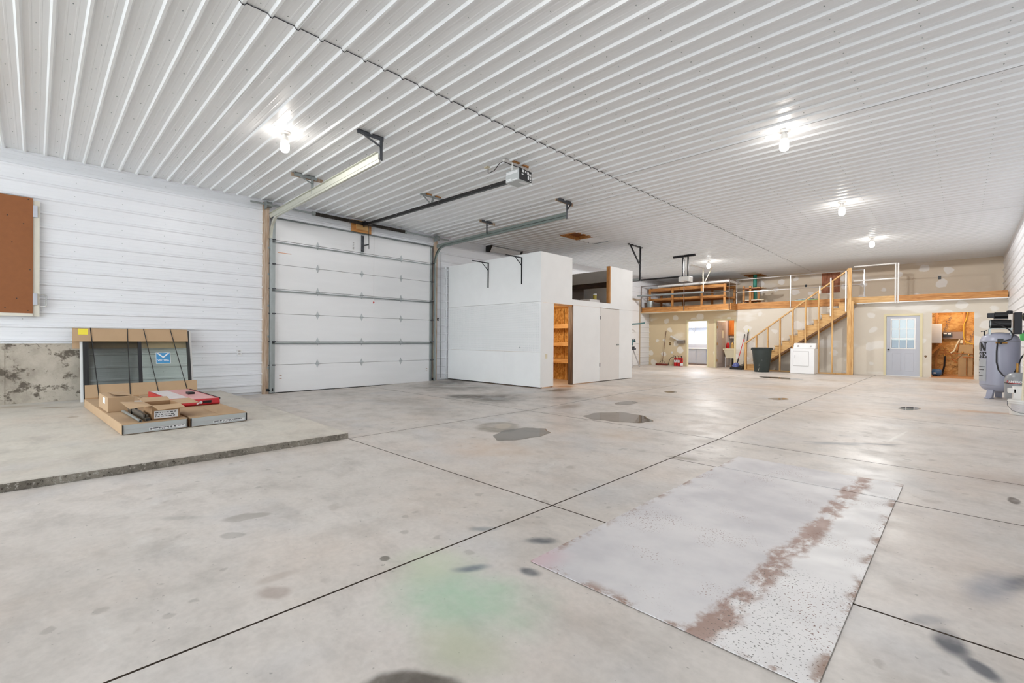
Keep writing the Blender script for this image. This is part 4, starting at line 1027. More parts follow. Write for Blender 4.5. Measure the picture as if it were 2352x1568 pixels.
# lumber rack
t = thing('lumber_rack', 'pine lumber rack on the loft left of the green pipe', 'rack', (-8.6, 19.9, ZL))
for x in (-10.25, -9.17, -7.88, -6.95):
    part('rack_post', bx(x-.045, x+.045, 19.56, 19.60, ZL, 3.52), M_PINEW['z'], t)
    part('rack_post', bx(x-.045, x+.045, 20.7, 20.74, ZL, 3.52), M_PINEW['z'], t)
for (z0, z1) in ((2.98, 3.07), (3.42, 3.52)):
    part('rack_beam', bx(-10.3, -6.9, 19.6, 19.64, z0, z1), M_PINEW['x'], t); part('rack_beam', bx(-10.3, -6.9, 20.66, 20.70, z0, z1), M_PINEW['x'], t)
for z in (2.95, 3.39): part('rack_shelf', bx(-10.3, -6.9, 19.64, 20.66, z, z+.025), M_PINEW['x'], t)
solo('white_sheet', bx(-9.8, -6.72, 19.45, 20.7, 3.545, 3.655), M_WHITE, 'long white sheet stack lying on top of the lumber rack', 'sheets')
random.seed(12)
for i in range(9):
    x0 = -10.1+.1*i*(i % 3); x1 = x0+random.uniform(1.6, 2.6); x1 = min(x1, -7.0); z0 = (2.975, 3.075+.001, 2.635)[0 if i < 5 else 2]
    y_ = 19.72+.17*(i if i < 5 else i-5); zz = 2.978 if i < 5 else 2.636
    solo('lumber_board', bx(x0, x1, y_, y_+.13, zz, zz+.04+.02*(i % 2)), (M_PINEW if i % 2 else M_PINE)['x'],
         ('frontmost', 'second', 'third', 'fourth', 'rearmost', 'frontmost', 'second', 'third', 'rearmost')[i]+(' loose pine board from the railing on the middle shelf of the lumber rack' if i < 5 else ' loose pine board from the railing on the loft floor under the lumber rack'), 'board', 'boards in the lumber rack')
t = thing('lumber_stand', 'small pine stand of scrap boards between lumber rack and green pipe', 'rack', (-6.2, 20.6, 2.68))
for (x, y) in ((-6.45, 20.3), (-6.2, 20.3), (-6.3, 20.9), (-6.05, 20.9)): part('stand_post', bx(x-.04, x+.04, y-.02, y+.02, 2.68, 3.42), M_PINEW['z'], t)
for z in (2.8, 3.30): part('stand_shelf', bx(-6.5, -5.95, 20.28, 20.94, z, z+.03), M_PLY, t)
for k in range(3): part('scrap_board', bx(-6.5, -5.85+.05*k, 20.35+.17*k, 20.48+.17*k, 3.33, 3.36), M_PINE['x'], t)
part('scrap_board', bx(-6.4, -5.7, 20.3, 20.5, 2.83, 2.86), M_PVCW, t)
t = thing('metal_bucket', 'galvanised bucket at the left end of the loft', 'bucket', (-10.14, 19.4, ZL))
part('bucket_body', MB().lathe([(.13, 0), (.155, .30), (.148, .30), (.125, .01)], (-10.14, 19.4, ZL+.002), 18), M_GALV, t, True)
part('rim', MB().lathe([(.150, .295), (.162, .295), (.162, .31), (.150, .31)], (-10.14, 19.4, ZL), 18), M_GALV, t, True)
solo('green_pipe', MB().cyl((-6.44, 21.7, 2.685), (-6.44, 21.7, C+.05), .075, 16), M_GREEN, 'vertical green pipe rising from the loft to the ceiling hatch', 'pipe', smooth=True)
solo('plywood_panel', bx(-4.10, -3.49, YU-.02, YU-.001, 3.14, 3.96), M_PLY, 'reddish plywood panel with dark knots on the upper loft wall', 'panel')
for i, (x0, x1, y_, lab) in enumerate(((-6.3, -5.1, 20.0, 'white trim length on the loft floor by the green pipe'), (-4.4, -3.2, 20.1, 'pale trim length on the loft floor behind the stair rail'))):
    solo('trim_length', bx(x0, x1, y_, y_+.05, 2.681, 2.71), M_PIPEW, lab, 'trim')
t = thing('trim_pile', 'low pile of dark and green strips on the loft floor above the stairs', 'pile', (-4.3, 20.3, 2.68))
for k, mm in enumerate((M_BLACKST, M_LIME, M_GALV, M_BLACK, M_GALV)):
    part('strip', MB().bar((-4.75+.05*k, 20.15+.1*k, 2.70+.022*k), (-3.75-.08*k, 20.2+.07*k, 2.71+.03*k), .04, .018), mm, t)

# ================================================================== STAIRS
t = thing('staircase', 'open pine staircase with stud railing climbing to the loft', 'stairs', (-4.4, 19.5, .055))
YS0, YS1 = 19.17, 19.85
rise, run = .187, .2447
def nose(k): return -5.0+1.31*((.055+rise*k)-.97)-.02
pol = []
for k in range(1, 14):
    pol += [(nose(k), .055+rise*(k-1)+ (0 if k > 1 else 0)), (nose(k), .055+rise*k)]
pol.append((nose(13)+run, .055+rise*13)); pol.append((nose(13)+run, .055+rise*13-.36)); pol.append((nose(1)+.28, .06))
for yy in (YS0+.04, YS1-.06): part('stringer', MB().prism(pol, yy, yy+.038, 'y'), M_PINE['x'], t)
for k in range(1, 14):
    part('tread', bx(nose(k)-.03, nose(k)+run, YS0+.02, YS1-.01, .055+rise*k, .055+rise*k+.028), M_PINE['y'], t)
    part('riser', bx(nose(k), nose(k)+.018, YS0+.08, YS1-.065, .055+rise*(k-1)+.028, .055+rise*k), M_PINE['y'], t)
und = MB().bar((nose(1)+.34, YS0+.05, .10), (nose(13)+run, YS0+.05, .055+rise*13-.34), .09, .06); part('ledger', und, wood('dark_ledger', '#7d5630', '#5a3a1e', 'x'), t)
def railz(x): return 1.10+(x+6.0)*(3.60-1.10)/3.22
part('handrail', MB().bar((-6.06, YS0+.01, railz(-6.06)), (-2.74, YS0+.01, railz(-2.74)), .09, .04), M_PINE['x'], t)
for x in (-5.62, -5.23, -4.82, -4.41, -4.01, -3.61, -3.21): part('stud', bx(x-.022, x+.022, YS0-.03, YS0+.05, .10, railz(x)-.02), M_PINE['z'], t)
part('bottom_post', bx(-6.04, -5.97, YS0-.04, YS0+.05, .06, railz(-6.0)-.02), M_PINE['z'], t)
part('top_post', bx(-2.79, -2.68, YS0-.04, YS0+.06, .06, 3.66), M_PINE['z'], t); part('top_post', bx(-2.68, -2.62, YS0-.02, YS0+.06, .06, 2.55), M_PINE['z'], t)
part('sill_plate', bx(-6.0, -2.62, YS0-.03, YS0+.06, .057, .10), M_PINE['x'], t)
for x, a, b in ((-3.26, 2.05, 3.38), (-2.83, 2.2, 3.58), (-3.58, 2.85, 3.12)): part('white_baluster', bx(x-.02, x+.02, YS0-.045, YS0-.012, a, b), M_PIPEW, t)
part('top_landing', bx(-2.85, -2.6, YS0, YF, 2.47, 2.52), M_PINE['x'], t)

# ================================================================== DOORWAYS ON THE FAR WALL
def frame(name, d, w_=.055):
    x0, x1, z0, z1 = d; m = MB(); f = .03
    m.box(x0-w_, x0+.012, YF-.02, YF+.115, .03, z1+w_); m.box(x1-.012, x1+w_, YF-.02, YF+.115, .03, z1+w_); m.box(x0+.012, x1-.012, YF-.02, YF+.115, z1-.012, z1+w_)
    struct(name, m, M_TRIMC)
frame('trim_11', D1); frame('trim_12', D2); frame('trim_13', D3)
# entry door with nine lights
ed = sroot('door_4', (-1.39, YF, .06))
x0, x1 = D3[0]+.014, D3[1]-.014; yA, yB = YF+.02, YF+.06
gx0, gx1, gz0, gz1 = -1.68, -1.11, .98, 1.92
lf = part('door_leaf', wall_y(yA, yB, x0, x1, .07, 2.035, [(gx0, gx1, gz0, gz1)]), M_DGREY, ed)
m = wall_y(yA-.012, yA, gx0-.03, gx1+.03, gz0-.03, gz1+.03, [(gx0, gx1, gz0, gz1)]); gf = part('light_frame', m, M_PIPEW, ed)
for i in range(3):
    for j in range(3):
        a = gx0+(gx1-gx0)*i/3; b = gz0+(gz1-gz0)*j/3
        part('pane', bx(a+.008, a+(gx1-gx0)/3-.008, yA+.015, yA+.021, b+.008, b+(gz1-gz0)/3-.008), M_GLASS, gf)
for i in (1, 2):
    a = gx0+(gx1-gx0)*i/3; part('muntin', bx(a-.013, a+.013, yA-.01, yA+.026, gz0, gz1), M_PIPEW, gf)
    b = gz0+(gz1-gz0)*i/3; part('muntin', bx(gx0, gx1, yA-.009, yA+.025, b-.013, b+.013), M_PIPEW, gf)
for (a, b) in ((-1.66, -1.44), (-1.34, -1.12)):
    part('raised_panel', MB().prism([(a, .22), (b, .22), (b, .80), (a, .80)], yA-.007, yA, 'y'), M_DGREY, lf, bevel=.006)
part('knob', MB().cyl((x0+.06, yA, .92), (x0+.06, yA-.035, .92), .012, 8).lathe([(.005, 0), (.03, .008), (.034, .025), (.02, .045)], (x0+.06, yA-.06, .90), 12), M_BLACKST, lf, True)
part('threshold', bx(D3[0], D3[1], YF-.03, YF+.1, .05, .072), M_PIPEW, ed)
# lobby seen through the glass
t = thing('lobby_counter', 'blue counter seen through the lower panes of the entry door', 'counter', (-1.4, 21.2, .05))
part('counter_body', bx(-2.08, -.9, 20.9, 21.5, .055, 1.25), simple('counter_blue', '#34517c', .5), t)
part('counter_top', bx(-2.09, -.89, 20.86, 21.52, 1.25, 1.275), M_PAPER, t)
# taupe six panel door, open
dl = sroot('door_3')
lf = part('door_leaf', bx(0, .73, 0, .035, .065, 2.0), M_DTAUPE, dl)
for (a, b) in ((.09, .33), (.40, .64)):
    for (c_, d_) in ((.2, .78), (.92, 1.55), (1.66, 1.88)): part('raised_panel', bx(a, b, -.008, .0, c_, d_), M_DTAUPE, lf, bevel=.006)
part('notice', bx(.38, .54, -.011, -.009, 1.30, 1.62), M_PVCW, lf)
part('hinge', bx(-.03, .0, -.015, .0, .3, .4), M_BRASS, dl); part('hinge', bx(-.03, .0, -.015, .0, 1.0, 1.1), M_BRASS, dl); part('hinge', bx(-.03, .0, -.015, .0, 1.7, 1.8), M_BRASS, dl)
dl.location = (-7.385, YF+.10, 0); dl.rotation_euler = (0, 0, math.radians(84))
# office fittings
for i, (a, b, lab) in enumerate(((-9.45, -8.82, 'left grey base cabinet inside the bright office doorway'), (-8.815, -8.35, 'right grey base cabinet inside the bright office doorway'))):
    t = thing('base_cabinet', lab, 'cabinet', ((a+b)/2, 21.6, .05), 'office base cabinets')
    part('cabinet_body', bx(a, b, 21.32, 21.85, .12, .80), M_CABG, t); part('door', bx(a+.01, b-.01, 21.30, 21.32, .16, .78), M_CABG, t, bevel=.004); part('kick_board', bx(a, b, 21.36, 21.85, .055, .12), M_GREYB, t)
t = thing('office_countertop', 'pale countertop with backsplash inside the bright office doorway', 'countertop', (-8.2, 21.6, .8))
part('slab', bx(-9.6, -8.3, 21.27, 21.86, .80, .84), M_PAPER, t); part('backsplash', bx(-9.6, -8.3, 21.84, 21.86, .84, 1.0), M_CABG, t)
t = thing('office_shelf', 'white wall shelf on a V bracket inside the bright office doorway', 'shelf', (-8.2, 22.0, 1.72))
part('shelf_board', bx(-9.65, -8.5, 21.9, 22.19, 1.80, 1.83), M_PAPER, t); part('v_bracket', MB().bar((-9.32, 21.95, 1.80), (-9.22, 22.1, 1.58), .02, .01).bar((-9.12, 21.95, 1.80), (-9.22, 22.1, 1.58), .02, .01), M_PANELG, t)
# utility room
t = thing('utility_sink', 'white plastic utility sink on legs inside the open taupe door', 'sink', (-7.00, 20.6, .055))
part('basin', MB().add([(-7.25, 20.35, .82), (-6.72, 20.35, .82), (-6.72, 20.9, .82), (-7.25, 20.9, .82), (-7.17, 20.42, .45), (-6.77, 20.42, .45), (-6.77, 20.85, .45), (-7.17, 20.85, .45)], [(4,5,6,7),(0,1,5,4),(1,2,6,5),(2,3,7,6),(3,0,4,7)]), M_PVCW, t)
part('rim', wall_y(.80, .84, -7.27, -6.70, 20.33, 20.92, []) if False else MB().box(-7.27, -6.70, 20.33, 20.37, .80, .85).box(-7.27, -6.70, 20.88, 20.92, .80, .85).box(-7.27, -7.23, 20.37, 20.88, .80, .85).box(-6.74, -6.70, 20.37, 20.88, .80, .85), M_PVCW, t)
for (x, y) in ((-7.19, 20.42), (-6.79, 20.42), (-7.19, 20.85), (-6.79, 20.85)): part('leg', bx(x-.02, x+.02, y-.02, y+.02, .055, .5), M_PANELG, t)
part('drain', MB().cyl((-6.97, 20.6, .06), (-6.97, 20.6, .46), .03, 8), M_BLACK, t)
t = thing('wall_cabinet', 'orange oak wall cabinet inside the utility doorway', 'cabinet', (-6.85, 21.9, 1.40))
part('cabinet_body', bx(-7.54, -6.51, 21.75, 22.19, 1.42, 2.3), M_CABO, t)
for a in (-7.53, -7.11): part('door', bx(a, a+.41, 21.73, 21.75, 1.46, 2.28), M_CABO, t, bevel=.006)
t = thing('paper_towel_roll', 'white paper towel roll under the orange wall cabinet', 'paper towel', (-7.36, 21.85, 1.27))
part('roll', MB().cyl((-7.5, 21.85, 1.34), (-7.22, 21.85, 1.34), .06, 14), M_PAPER, t, True); part('core', MB().cyl((-7.53, 21.85, 1.34), (-7.19, 21.85, 1.34), .018, 8), M_CARDD, t)
t = thing('cleaner_jug', 'red and white cleaner jug by the utility sink', 'jug', (-7.30, 20.99, .85))
part('jug_body', MB().lathe([(.07, 0), (.075, .12), (.06, .2), (.03, .24)], (-7.30, 20.99, .86), 12), M_RED, t, True); part('cap', MB().lathe([(.03, .24), (.03, .28)], (-7.30, 20.99, .86), 10), M_PAPER, t)
solo('sink_shelf', bx(-7.42, -6.6, 20.93, 21.1, .83, .858), M_PVCW, 'narrow shelf behind the utility sink', 'shelf')
t = thing('soap_bottle', 'amber bottle with pump by the utility sink', 'bottle', (-7.12, 21.01, .858))
part('bottle_body', MB().lathe([(.06, 0), (.06, .18), (.025, .22), (.02, .25)], (-7.12, 21.01, .859), 12), simple('amber', '#d9b46a', .3), t, True); part('pump', MB().cyl((-7.12, 21.01, 1.1), (-7.12, 21.01, 1.14), .01, 6), M_PAPER, t)
# mechanical closet
mc = sroot('wall_closet')
part('insulation', bx(-.8, XR, 21.32, 21.36, .05, 2.5), M_KRAFT, mc)
for x in (-.62, .05, .55): part('stud', bx(x-.03, x+.03, 21.27, 21.33, .06, 2.5), M_PINEW['z'], mc)
part('floor_sheet', bx(-.74, .30, YF-.02, 21.3, .052, .062), simple('rusty_floor', '#c79a72', .6), mc)
part('cross_brace', MB().bar((-.78, 20.9, .75), (-.5, 21.2, 1.15), .05, .09), M_PINEW['x'], mc)
part('block_sill', bx(-.7, .3, 21.24, 21.32, .06, .11), M_PINEW['x'], mc)
m = MB(); text_mb(m, 'CertainTeed', .13, lambda a, b: (-.42+a*.28-b*.96, 21.318, 1.42+a*.96+b*.28)); part('paper_print', m, simple('blue_grey_print', '#5a5560', .7), mc)
m = MB(); text_mb(m, 'CertainTeed', .10, lambda a, b: (.17+a*.28-b*.96, 21.318, 1.05+a*.96+b*.28)); part('paper_print', m, simple('blue_grey_print2', '#5a5560', .7), mc)
solo('particle_board', bx(-.08, .26, 21.216, 21.24, .064, 1.10), M_CBOARD, 'grey brown board standing in the mechanical closet', 'board')
solo('electric_panel', bx(-.775, -.47, 20.6, 21.0, 1.15, 1.78), M_PANELG, 'grey metal cabinet hung at the left side of the mechanical closet', 'panel', bevel=.006)
t = thing('control_box', 'brown control board with black timer in the mechanical closet', 'control box', (-.22, 21.2, 1.30))
part('back_board', bx(-.46, .02, 21.23, 21.26, 1.29, 1.53), M_GREYB, t); part('timer', bx(-.45, -.23, 21.17, 21.23, 1.37, 1.50), M_BLACK, t)
part('dial', bx(-.44, -.36, 21.16, 21.17, 1.45, 1.49), M_PAPER, t); part('dial', bx(-.34, -.26, 21.16, 21.17, 1.44, 1.48), M_PAPER, t)
t = thing('water_piping', 'cluster of copper and pale pipes in the mechanical closet', 'pipes', (-.4, 21.15, .1))
for pts in ([(-.55, 21.2, .82), (-.2, 21.2, .82), (.28, 21.2, .80)], [(-.52, 21.18, .90), (-.1, 21.18, .90), (-.05, 21.18, 1.29)], [(-.4, 21.16, .45), (-.4, 21.16, 1.0)], [(-.5, 21.2, .62), (-.15, 21.2, .60), (0, 21.2, .78)], [(.02, 21.16, .70), (.28, 21.16, .70)], [(.12, 21.18, .1), (.12, 21.18, .7)], [(-.28, 21.15, .9), (-.22, 21.15, .6), (-.1, 21.15, .5)]):
    part('pipe', MB().tube(pts, .013, 7), M_COPPER, t, True)
part('hose', MB().tube([(-.40, 21.14, .72), (-.41, 21.12, .4), (-.47, 21.05, .08)], .024, 8), M_BLACKST, t, True)
part('pale_pipe', MB().tube([(-.05, 21.14, 1.28), (-.12, 21.14, 1.1), (-.18, 21.14, .9), (-.26, 21.14, .82)], .02, 8), M_PVCW, t, True)
for (x, z) in ((-.42, .95), (-.41, .70), (-.3, .84), (.17, .74), (.02, .82)): part('valve', MB().lathe([(.01, 0), (.025, .01), (.025, .05), (.008, .07)], (x, 21.14, z), 8), M_BRASS, t, True)
solo('yellow_cable', MB().tube([(.14, 21.24, 2.45), (.11, 21.24, 2.0), (.045, 21.24, 1.75), (.045, 21.24, 1.35), (.10, 21.18, 1.17), (.28, 21.18, 1.13)], .012, 7), M_YWIRE, 'yellow electrical cable running down the mechanical closet wall', 'cable', smooth=True)
solo('junction_box', bx(-.05, .02, 21.2, 21.265, 1.15, 1.26), M_PVCW, 'small white junction box under the control board in the mechanical closet', 'junction box')
t = thing('small_air_tank', 'blue round air tank on the mechanical closet floor', 'tank', (-.58, 20.7, .062))
part('tank_body', MB().add([(v.x*0+(-.72+v.z), 20.7+v.x, .185+v.y) for v in MB().lathe([(.02, 0), (.09, .02), (.115, .06), (.115, .2), (.09, .25), (.02, .27)], (0,0,0), 16).v], MB().lathe([(.02, 0), (.09, .02), (.115, .06), (.115, .2), (.09, .25), (.02, .27)], (0,0,0), 16).f), M_BLUET, t, True)
part('foot', bx(-.68, -.65, 20.62, 20.78, .063, .10), M_BLACK, t); part('foot', bx(-.56, -.53, 20.62, 20.78, .063, .10), M_BLACK, t)
part('tank_label', bx(-.66, -.60, 20.581, 20.586, .15, .19), M_PAPER, t)
solo('wall_hole', MB().add([(-.83+.035*math.cos(a*.7)*(1+.3*math.sin(a*2.1)), YF-.006-.003*(a % 2), .72+.04*math.sin(a*.7)) for a in range(9)], [tuple(range(9))]).prism([(-.80, .60), (-.79, .61), (-.795, .63)], YF-.006, YF-.001, 'y'), simple('torn_paper', '#7a6048', .9), 'torn brown spot in the drywall beside the mechanical closet', 'wall damage')
# unseen lamps added inside the small rooms to light them (behind the door heads)
for nm, loc, e, c_ in (('unseen_office_lamp', (-8.6, 20.9, 2.3), 1.9, (.82, .9, 1)), ('unseen_utility_lamp', (-6.95, 21.0, 2.3), .35, (1, .85, .65)), ('unseen_lobby_lamp', (-1.5, 20.5, 2.3), .4, (.85, .93, 1)), ('unseen_closet_lamp', (-.2, 20.3, 2.3), .6, (1, .84, .62))):
    ld = bpy.data.lights.new(nm, 'POINT'); ld.energy = ROOM_LIGHT*e; ld.color = c_; ld.shadow_soft_size = .1
    lo = bpy.data.objects.new(nm, ld); COL.objects.link(lo); lo.location = loc

# ================================================================== THINGS ALONG THE FAR WALL
zfl = .055
def extinguisher(x, y, label, third=False):
    t = thing('fire_extinguisher', label, 'extinguisher', (x, y, zfl), 'fire extinguishers')
    part('cylinder', MB().lathe([(.055, 0), (.062, .02), (.062, .30), (.045, .36), (.02, .385)], (x, y, zfl+.002), 14), M_RED, t, True)
    part('label_band', MB().lathe([(.0635, .02 if third else .16), (.0635, .14 if third else .27)], (x, y, zfl), 14), M_PAPER, t, True)
    vv = part('valve', MB().cyl((x, y, zfl+.38), (x, y, zfl+.43), .018, 8).box(x-.07, x+.03, y-.012, y+.012, zfl+.43, zfl+.445).bar((x, y, zfl+.43), (x-.08, y, zfl+.47), .014, .01), M_BLACK, t)
    part('hose', MB().tube([(x+.015, y-.02, zfl+.41), (x+.04, y-.05, zfl+.38), (x+.03, y-.075, zfl+.2)], .01, 6), M_BLACK, vv, True)
extinguisher(-9.08, 19.72, 'red fire extinguisher nearest the push broom, white band high')
extinguisher(-8.925, 19.72, 'red fire extinguisher in the middle of the three')
extinguisher(-8.79, 19.70, 'red fire extinguisher nearest the office door, white band low', True)
solo('extinguisher_hose', MB().tube([(-9.14, 19.73, .46), (-9.25, 19.72, .43), (-9.34, 19.71, .33), (-9.38, 19.70, .17), (-9.39, 19.70, .066)], .011, 7), M_BLACK, 'loose black hose arching from the extinguisher by the push broom', 'hose', smooth=True)
t = thing('push_broom', 'push broom with red-brown bristles leaning on the far wall', 'broom', (-9.7, 19.7, zfl))
part('bristles', bx(-9.98, -9.42, 19.64, 19.72, zfl+.001, zfl+.055), M_BRISTLE, t); part('block', bx(-9.98, -9.42, 19.645, 19.715, zfl+.055, zfl+.085), M_BRISTLE, t)
part('handle', MB().cyl((-9.68, 19.68, zfl+.09), (-9.585, 19.86, 1.60), .014, 8), simple('brown_handle', '#7a5c48', .5), t, True)
part('brace', MB().tube([(-9.82, 19.68, zfl+.09), (-9.74, 19.68, zfl+.19), (-9.68, 19.685, zfl+.22), (-9.60, 19.68, zfl+.19), (-9.53, 19.68, zfl+.09)], .007, 6), M_BLACKST, t, True)
t = thing('wall_outlet', 'open black outlet box on the far wall above the push broom', 'outlet', (-9.41, YF, .98))
part('box', wall_y(YF-.012, YF-.001, -9.445, -9.375, .97, 1.10, [(-9.43, -9.39, .99, 1.08)]), M_BLACK, t); part('receptacle', bx(-9.428, -9.392, YF-.008, YF-.002, .992, 1.078), M_BRASS, t)
solo('blank_cover_plate', bx(-9.36, -9.29, YF-.012, YF-.001, .60, .69), M_PAPER, 'white blank cover plate low on the far wall above the extinguisher hose', 'cover plate')
t = thing('wall_ledge_box', 'grey metal box with tilted white lid on the far wall beside the office door', 'box', (-8.9, 19.8, 1.05))
part('tray', bx(-9.04, -8.72, YF-.16, YF-.002, 1.05, 1.20), simple('grey_tin', '#857a70', .5, .3), t)
part('lid', MB().add([(-9.33, YF-.02, 1.40), (-9.02, YF-.02, 1.215), (-8.73, YF-.02, 1.205), (-8.73, YF-.16, 1.205), (-9.02, YF-.17, 1.205), (-9.33, YF-.17, 1.38), (-9.33, YF-.02, 1.38), (-9.02, YF-.02, 1.20), (-8.73, YF-.02, 1.195), (-8.73, YF-.16, 1.195), (-9.02, YF-.17, 1.19), (-9.33, YF-.17, 1.36)], [(0,1,4,5),(1,2,3,4),(6,11,10,7),(7,10,9,8),(5,4,10,11),(4,3,9,10),(0,5,11,6)]), M_PAPER, t)
# mitre saw on stand
t = thing('mitre_saw', 'teal mitre saw on its folding stand beyond the storage room', 'saw', (-9.85, 17.5, .04))
for (a, b) in (((-9.86, 17.3, .80), (-9.70, 17.1, .04)), ((-9.86, 17.4, .80), (-9.72, 17.75, .04)), ((-10.2, 17.3, .80), (-10.32, 17.15, .04)), ((-10.2, 17.4, .80), (-10.3, 17.7, .04))):
    part('stand_leg', MB().bar(a, b, .03, .04), M_PANELG, t)
part('stand_beam', bx(-10.3, -9.72, 17.3, 17.42, .76, .84), M_STEELD, t)
part('saw_base', bx(-10.15, -9.83, 17.2, 17.5, .84, .90), M_BLACKST, t)
part('saw_head', MB().cyl((-9.98, 17.3, 1.03), (-9.98, 17.42, 1.03), .13, 18), M_TEAL, t, True)
part('saw_motor', MB().cyl((-9.95, 17.42, 1.1), (-9.8, 17.5, 1.15), .055, 12), M_TEAL, t, True)
part('handle', MB().tube([(-9.9, 17.36, 1.16), (-9.80, 17.36, 1.22), (-9.74, 17.36, 1.18), (-9.76, 17.36, 1.08)], .014, 7), M_BLACK, t, True)
solo('shop_tool', MB().tube([(W+.013, 17.9, 1.86), (-9.95, 18.2, 1.90), (-9.8, 18.3, 1.93)], .03, 8), M_TEAL, 'long dark garden tool hung on the wall beside the second garage door', 'tool')
# trash can, dryer, vacuum and brooms
t = thing('trash_can', 'dark green plastic trash can in front of the stairs', 'trash can', (-5.24, 18.5, .045))
zc = .047
part('can_body', MB().lathe([(.235, 0), (.245, .02), (.325, .86), (.318, .86), (.238, .03)], (-5.24, 18.5, zc), 28), M_CANG, t, True)
part('rim', MB().lathe([(.318, .845), (.345, .845), (.35, .875), (.318, .885)], (-5.24, 18.5, zc), 28), M_CANG, t, True)
part('handle', bx(-5.59, -5.55, 18.42, 18.58, zc+.80, zc+.845), M_CANG, t); part('handle', bx(-4.93, -4.89, 18.42, 18.58, zc+.80, zc+.845), M_CANG, t)
t = thing('clothes_dryer', 'white front-load dryer standing before the stairs', 'dryer', (-3.95, 18.85, .05))
part('cabinet', bx(-4.33, -3.61, 18.53, 19.10, .052, .915), M_APPL, t, bevel=.012)
cc = part('control_console', MB().prism([(18.80, .915), (19.06, .915), (19.06, 1.10), (18.98, 1.11), (18.92, 1.10)], -4.31, -3.63, 'x'), M_APPL, t, bevel=.02)
dd = part('door', bx(-4.24, -3.78, 18.518, 18.53, .32, .82), M_APPL, t, bevel=.006)
part('door_seam', wall_y(18.5285, 18.5295, -4.25, -3.77, .31, .83, [(-4.24, -3.78, .32, .82)]), M_PANELG, t)
part('door_pull', bx(-4.19, -4.175, 18.508, 18.518, .58, .69), M_PANELG, dd)
part('knob', MB().cyl((-4.16, 18.86, 1.01), (-4.16, 18.82, .995), .03, 12), M_PANELG, cc, True); part('knob', MB().cyl((-3.77, 18.86, 1.01), (-3.77, 18.82, .995), .02, 12), M_PANELG, cc, True)
part('foot_rail', bx(-4.32, -3.62, 18.54, 19.0, .047, .053), M_BLACK, t)
t = thing('floor_sweeper', 'black and blue electric sweeper with red handle beside the utility door', 'sweeper', (-6.35, 19.3, zfl))
part('head', MB().prism([(19.12, zfl+.002), (19.5, zfl+.002), (19.5, zfl+.08), (19.3, zfl+.16), (19.12, zfl+.06)], -6.58, -6.12, 'x'), M_BLACK, t, bevel=.02)
part('cover', MB().lathe([(.14, 0), (.15, .06), (.09, .16), (.03, .19)], (-6.40, 19.32, zfl+.08), 14), simple('sweeper_blue', '#55609c', .3), t, True)
part('neck', MB().cyl((-6.38, 19.4, zfl+.25), (-6.36, 19.46, zfl+.42), .025, 8), M_BLACK, t, True)
part('handle', MB().cyl((-6.36, 19.46, zfl+.42), (-6.27, 19.84, 1.30), .014, 8), M_RED, t, True); part('grip', MB().cyl((-6.275, 19.82, 1.25), (-6.26, 19.86, 1.45), .017, 8), M_BLACK, t, True)
t = thing('broom', 'black broom with yellow-tipped handle leaning next to the sweeper', 'broom', (-6.17, 19.5, zfl))
part('brush', MB().prism([(-6.3, zfl+.001), (-6.08, zfl+.001), (-6.13, zfl+.15), (-6.25, zfl+.15)], 19.50, 19.56, 'y'), M_BLACK, t)
part('handle', MB().cyl((-6.19, 19.53, zfl+.14), (-6.12, 19.86, 1.55), .012, 8), M_BLACKST, t, True); part('tip', MB().cyl((-6.12, 19.86, 1.55), (-6.117, 19.873, 1.64), .015, 8), M_YEL, t, True)
t = thing('garden_rake', 'pale-handled rake standing between bottom stair post and wall', 'rake', (-6.21, 19.7, zfl))
part('handle', MB().cyl((-6.21, 19.71, zfl+.15), (-6.16, 19.875, 1.52), .012, 8), simple('grey_handle', '#a59a94', .6), t, True); part('rake_head', MB().tube([(-6.36, 19.7, .21), (-6.29, 19.7, .235), (-6.21, 19.7, .22), (-6.12, 19.7, .235), (-6.09, 19.69, .14)], .014, 6), M_BLACKST, t, True)
part('rake_stem', MB().cyl((-6.21, 19.71, .22), (-6.21, 19.7, .057), .012, 6), M_BLACKST, t)

# ================================================================== COMPRESSOR CORNER
cx, cy = .565, 13.85
t = thing('air_compressor', 'tall lavender-grey air compressor with black pump against the right wall', 'compressor', (cx, cy, .012))
R_ = .285
zb = .20
tk = part('tank', MB().lathe([(.05, -.06), (.15, -.045), (.235, -.005), (R_-.005, .06), (R_, .09), (R_, .97), (R_-.004, .985), (.25, 1.06), (.17, 1.115), (.05, 1.135)], (cx, cy, zb), 40), M_TANK, t, True)
part('weld_seam', MB().lathe([(R_+.003, .955), (R_+.003, .965)], (cx, cy, zb), 40), M_TANKG, tk, True); part('weld_seam', MB().lathe([(R_+.003, .085), (R_+.003, .093)], (cx, cy, zb), 40), M_TANKG, tk, True)
for a in (235, 330, 90):
    ca, sa = math.cos(math.radians(a)), math.sin(math.radians(a))
    p = Vector((cx+ca*.20, cy+sa*.20, 0))
    part('foot', MB().bar(p+Vector((0, 0, zb+.03)), p+Vector((ca*.05, sa*.05, .03)), .10, .05).bar(p+Vector((ca*.0, sa*.0, .028)), p+Vector((ca*.12, sa*.12, .028)), .10, .015), M_TANK, t)
def wrap(cx, cy, r, z0, a0):
    return lambda u, q: (cx+(r+.0015)*math.cos(a0+u/r), cy+(r+.0015)*math.sin(a0+u/r), z0+q)
a0 = math.radians(200)
A = wrap(cx, cy, R_+.003, 0, a0)
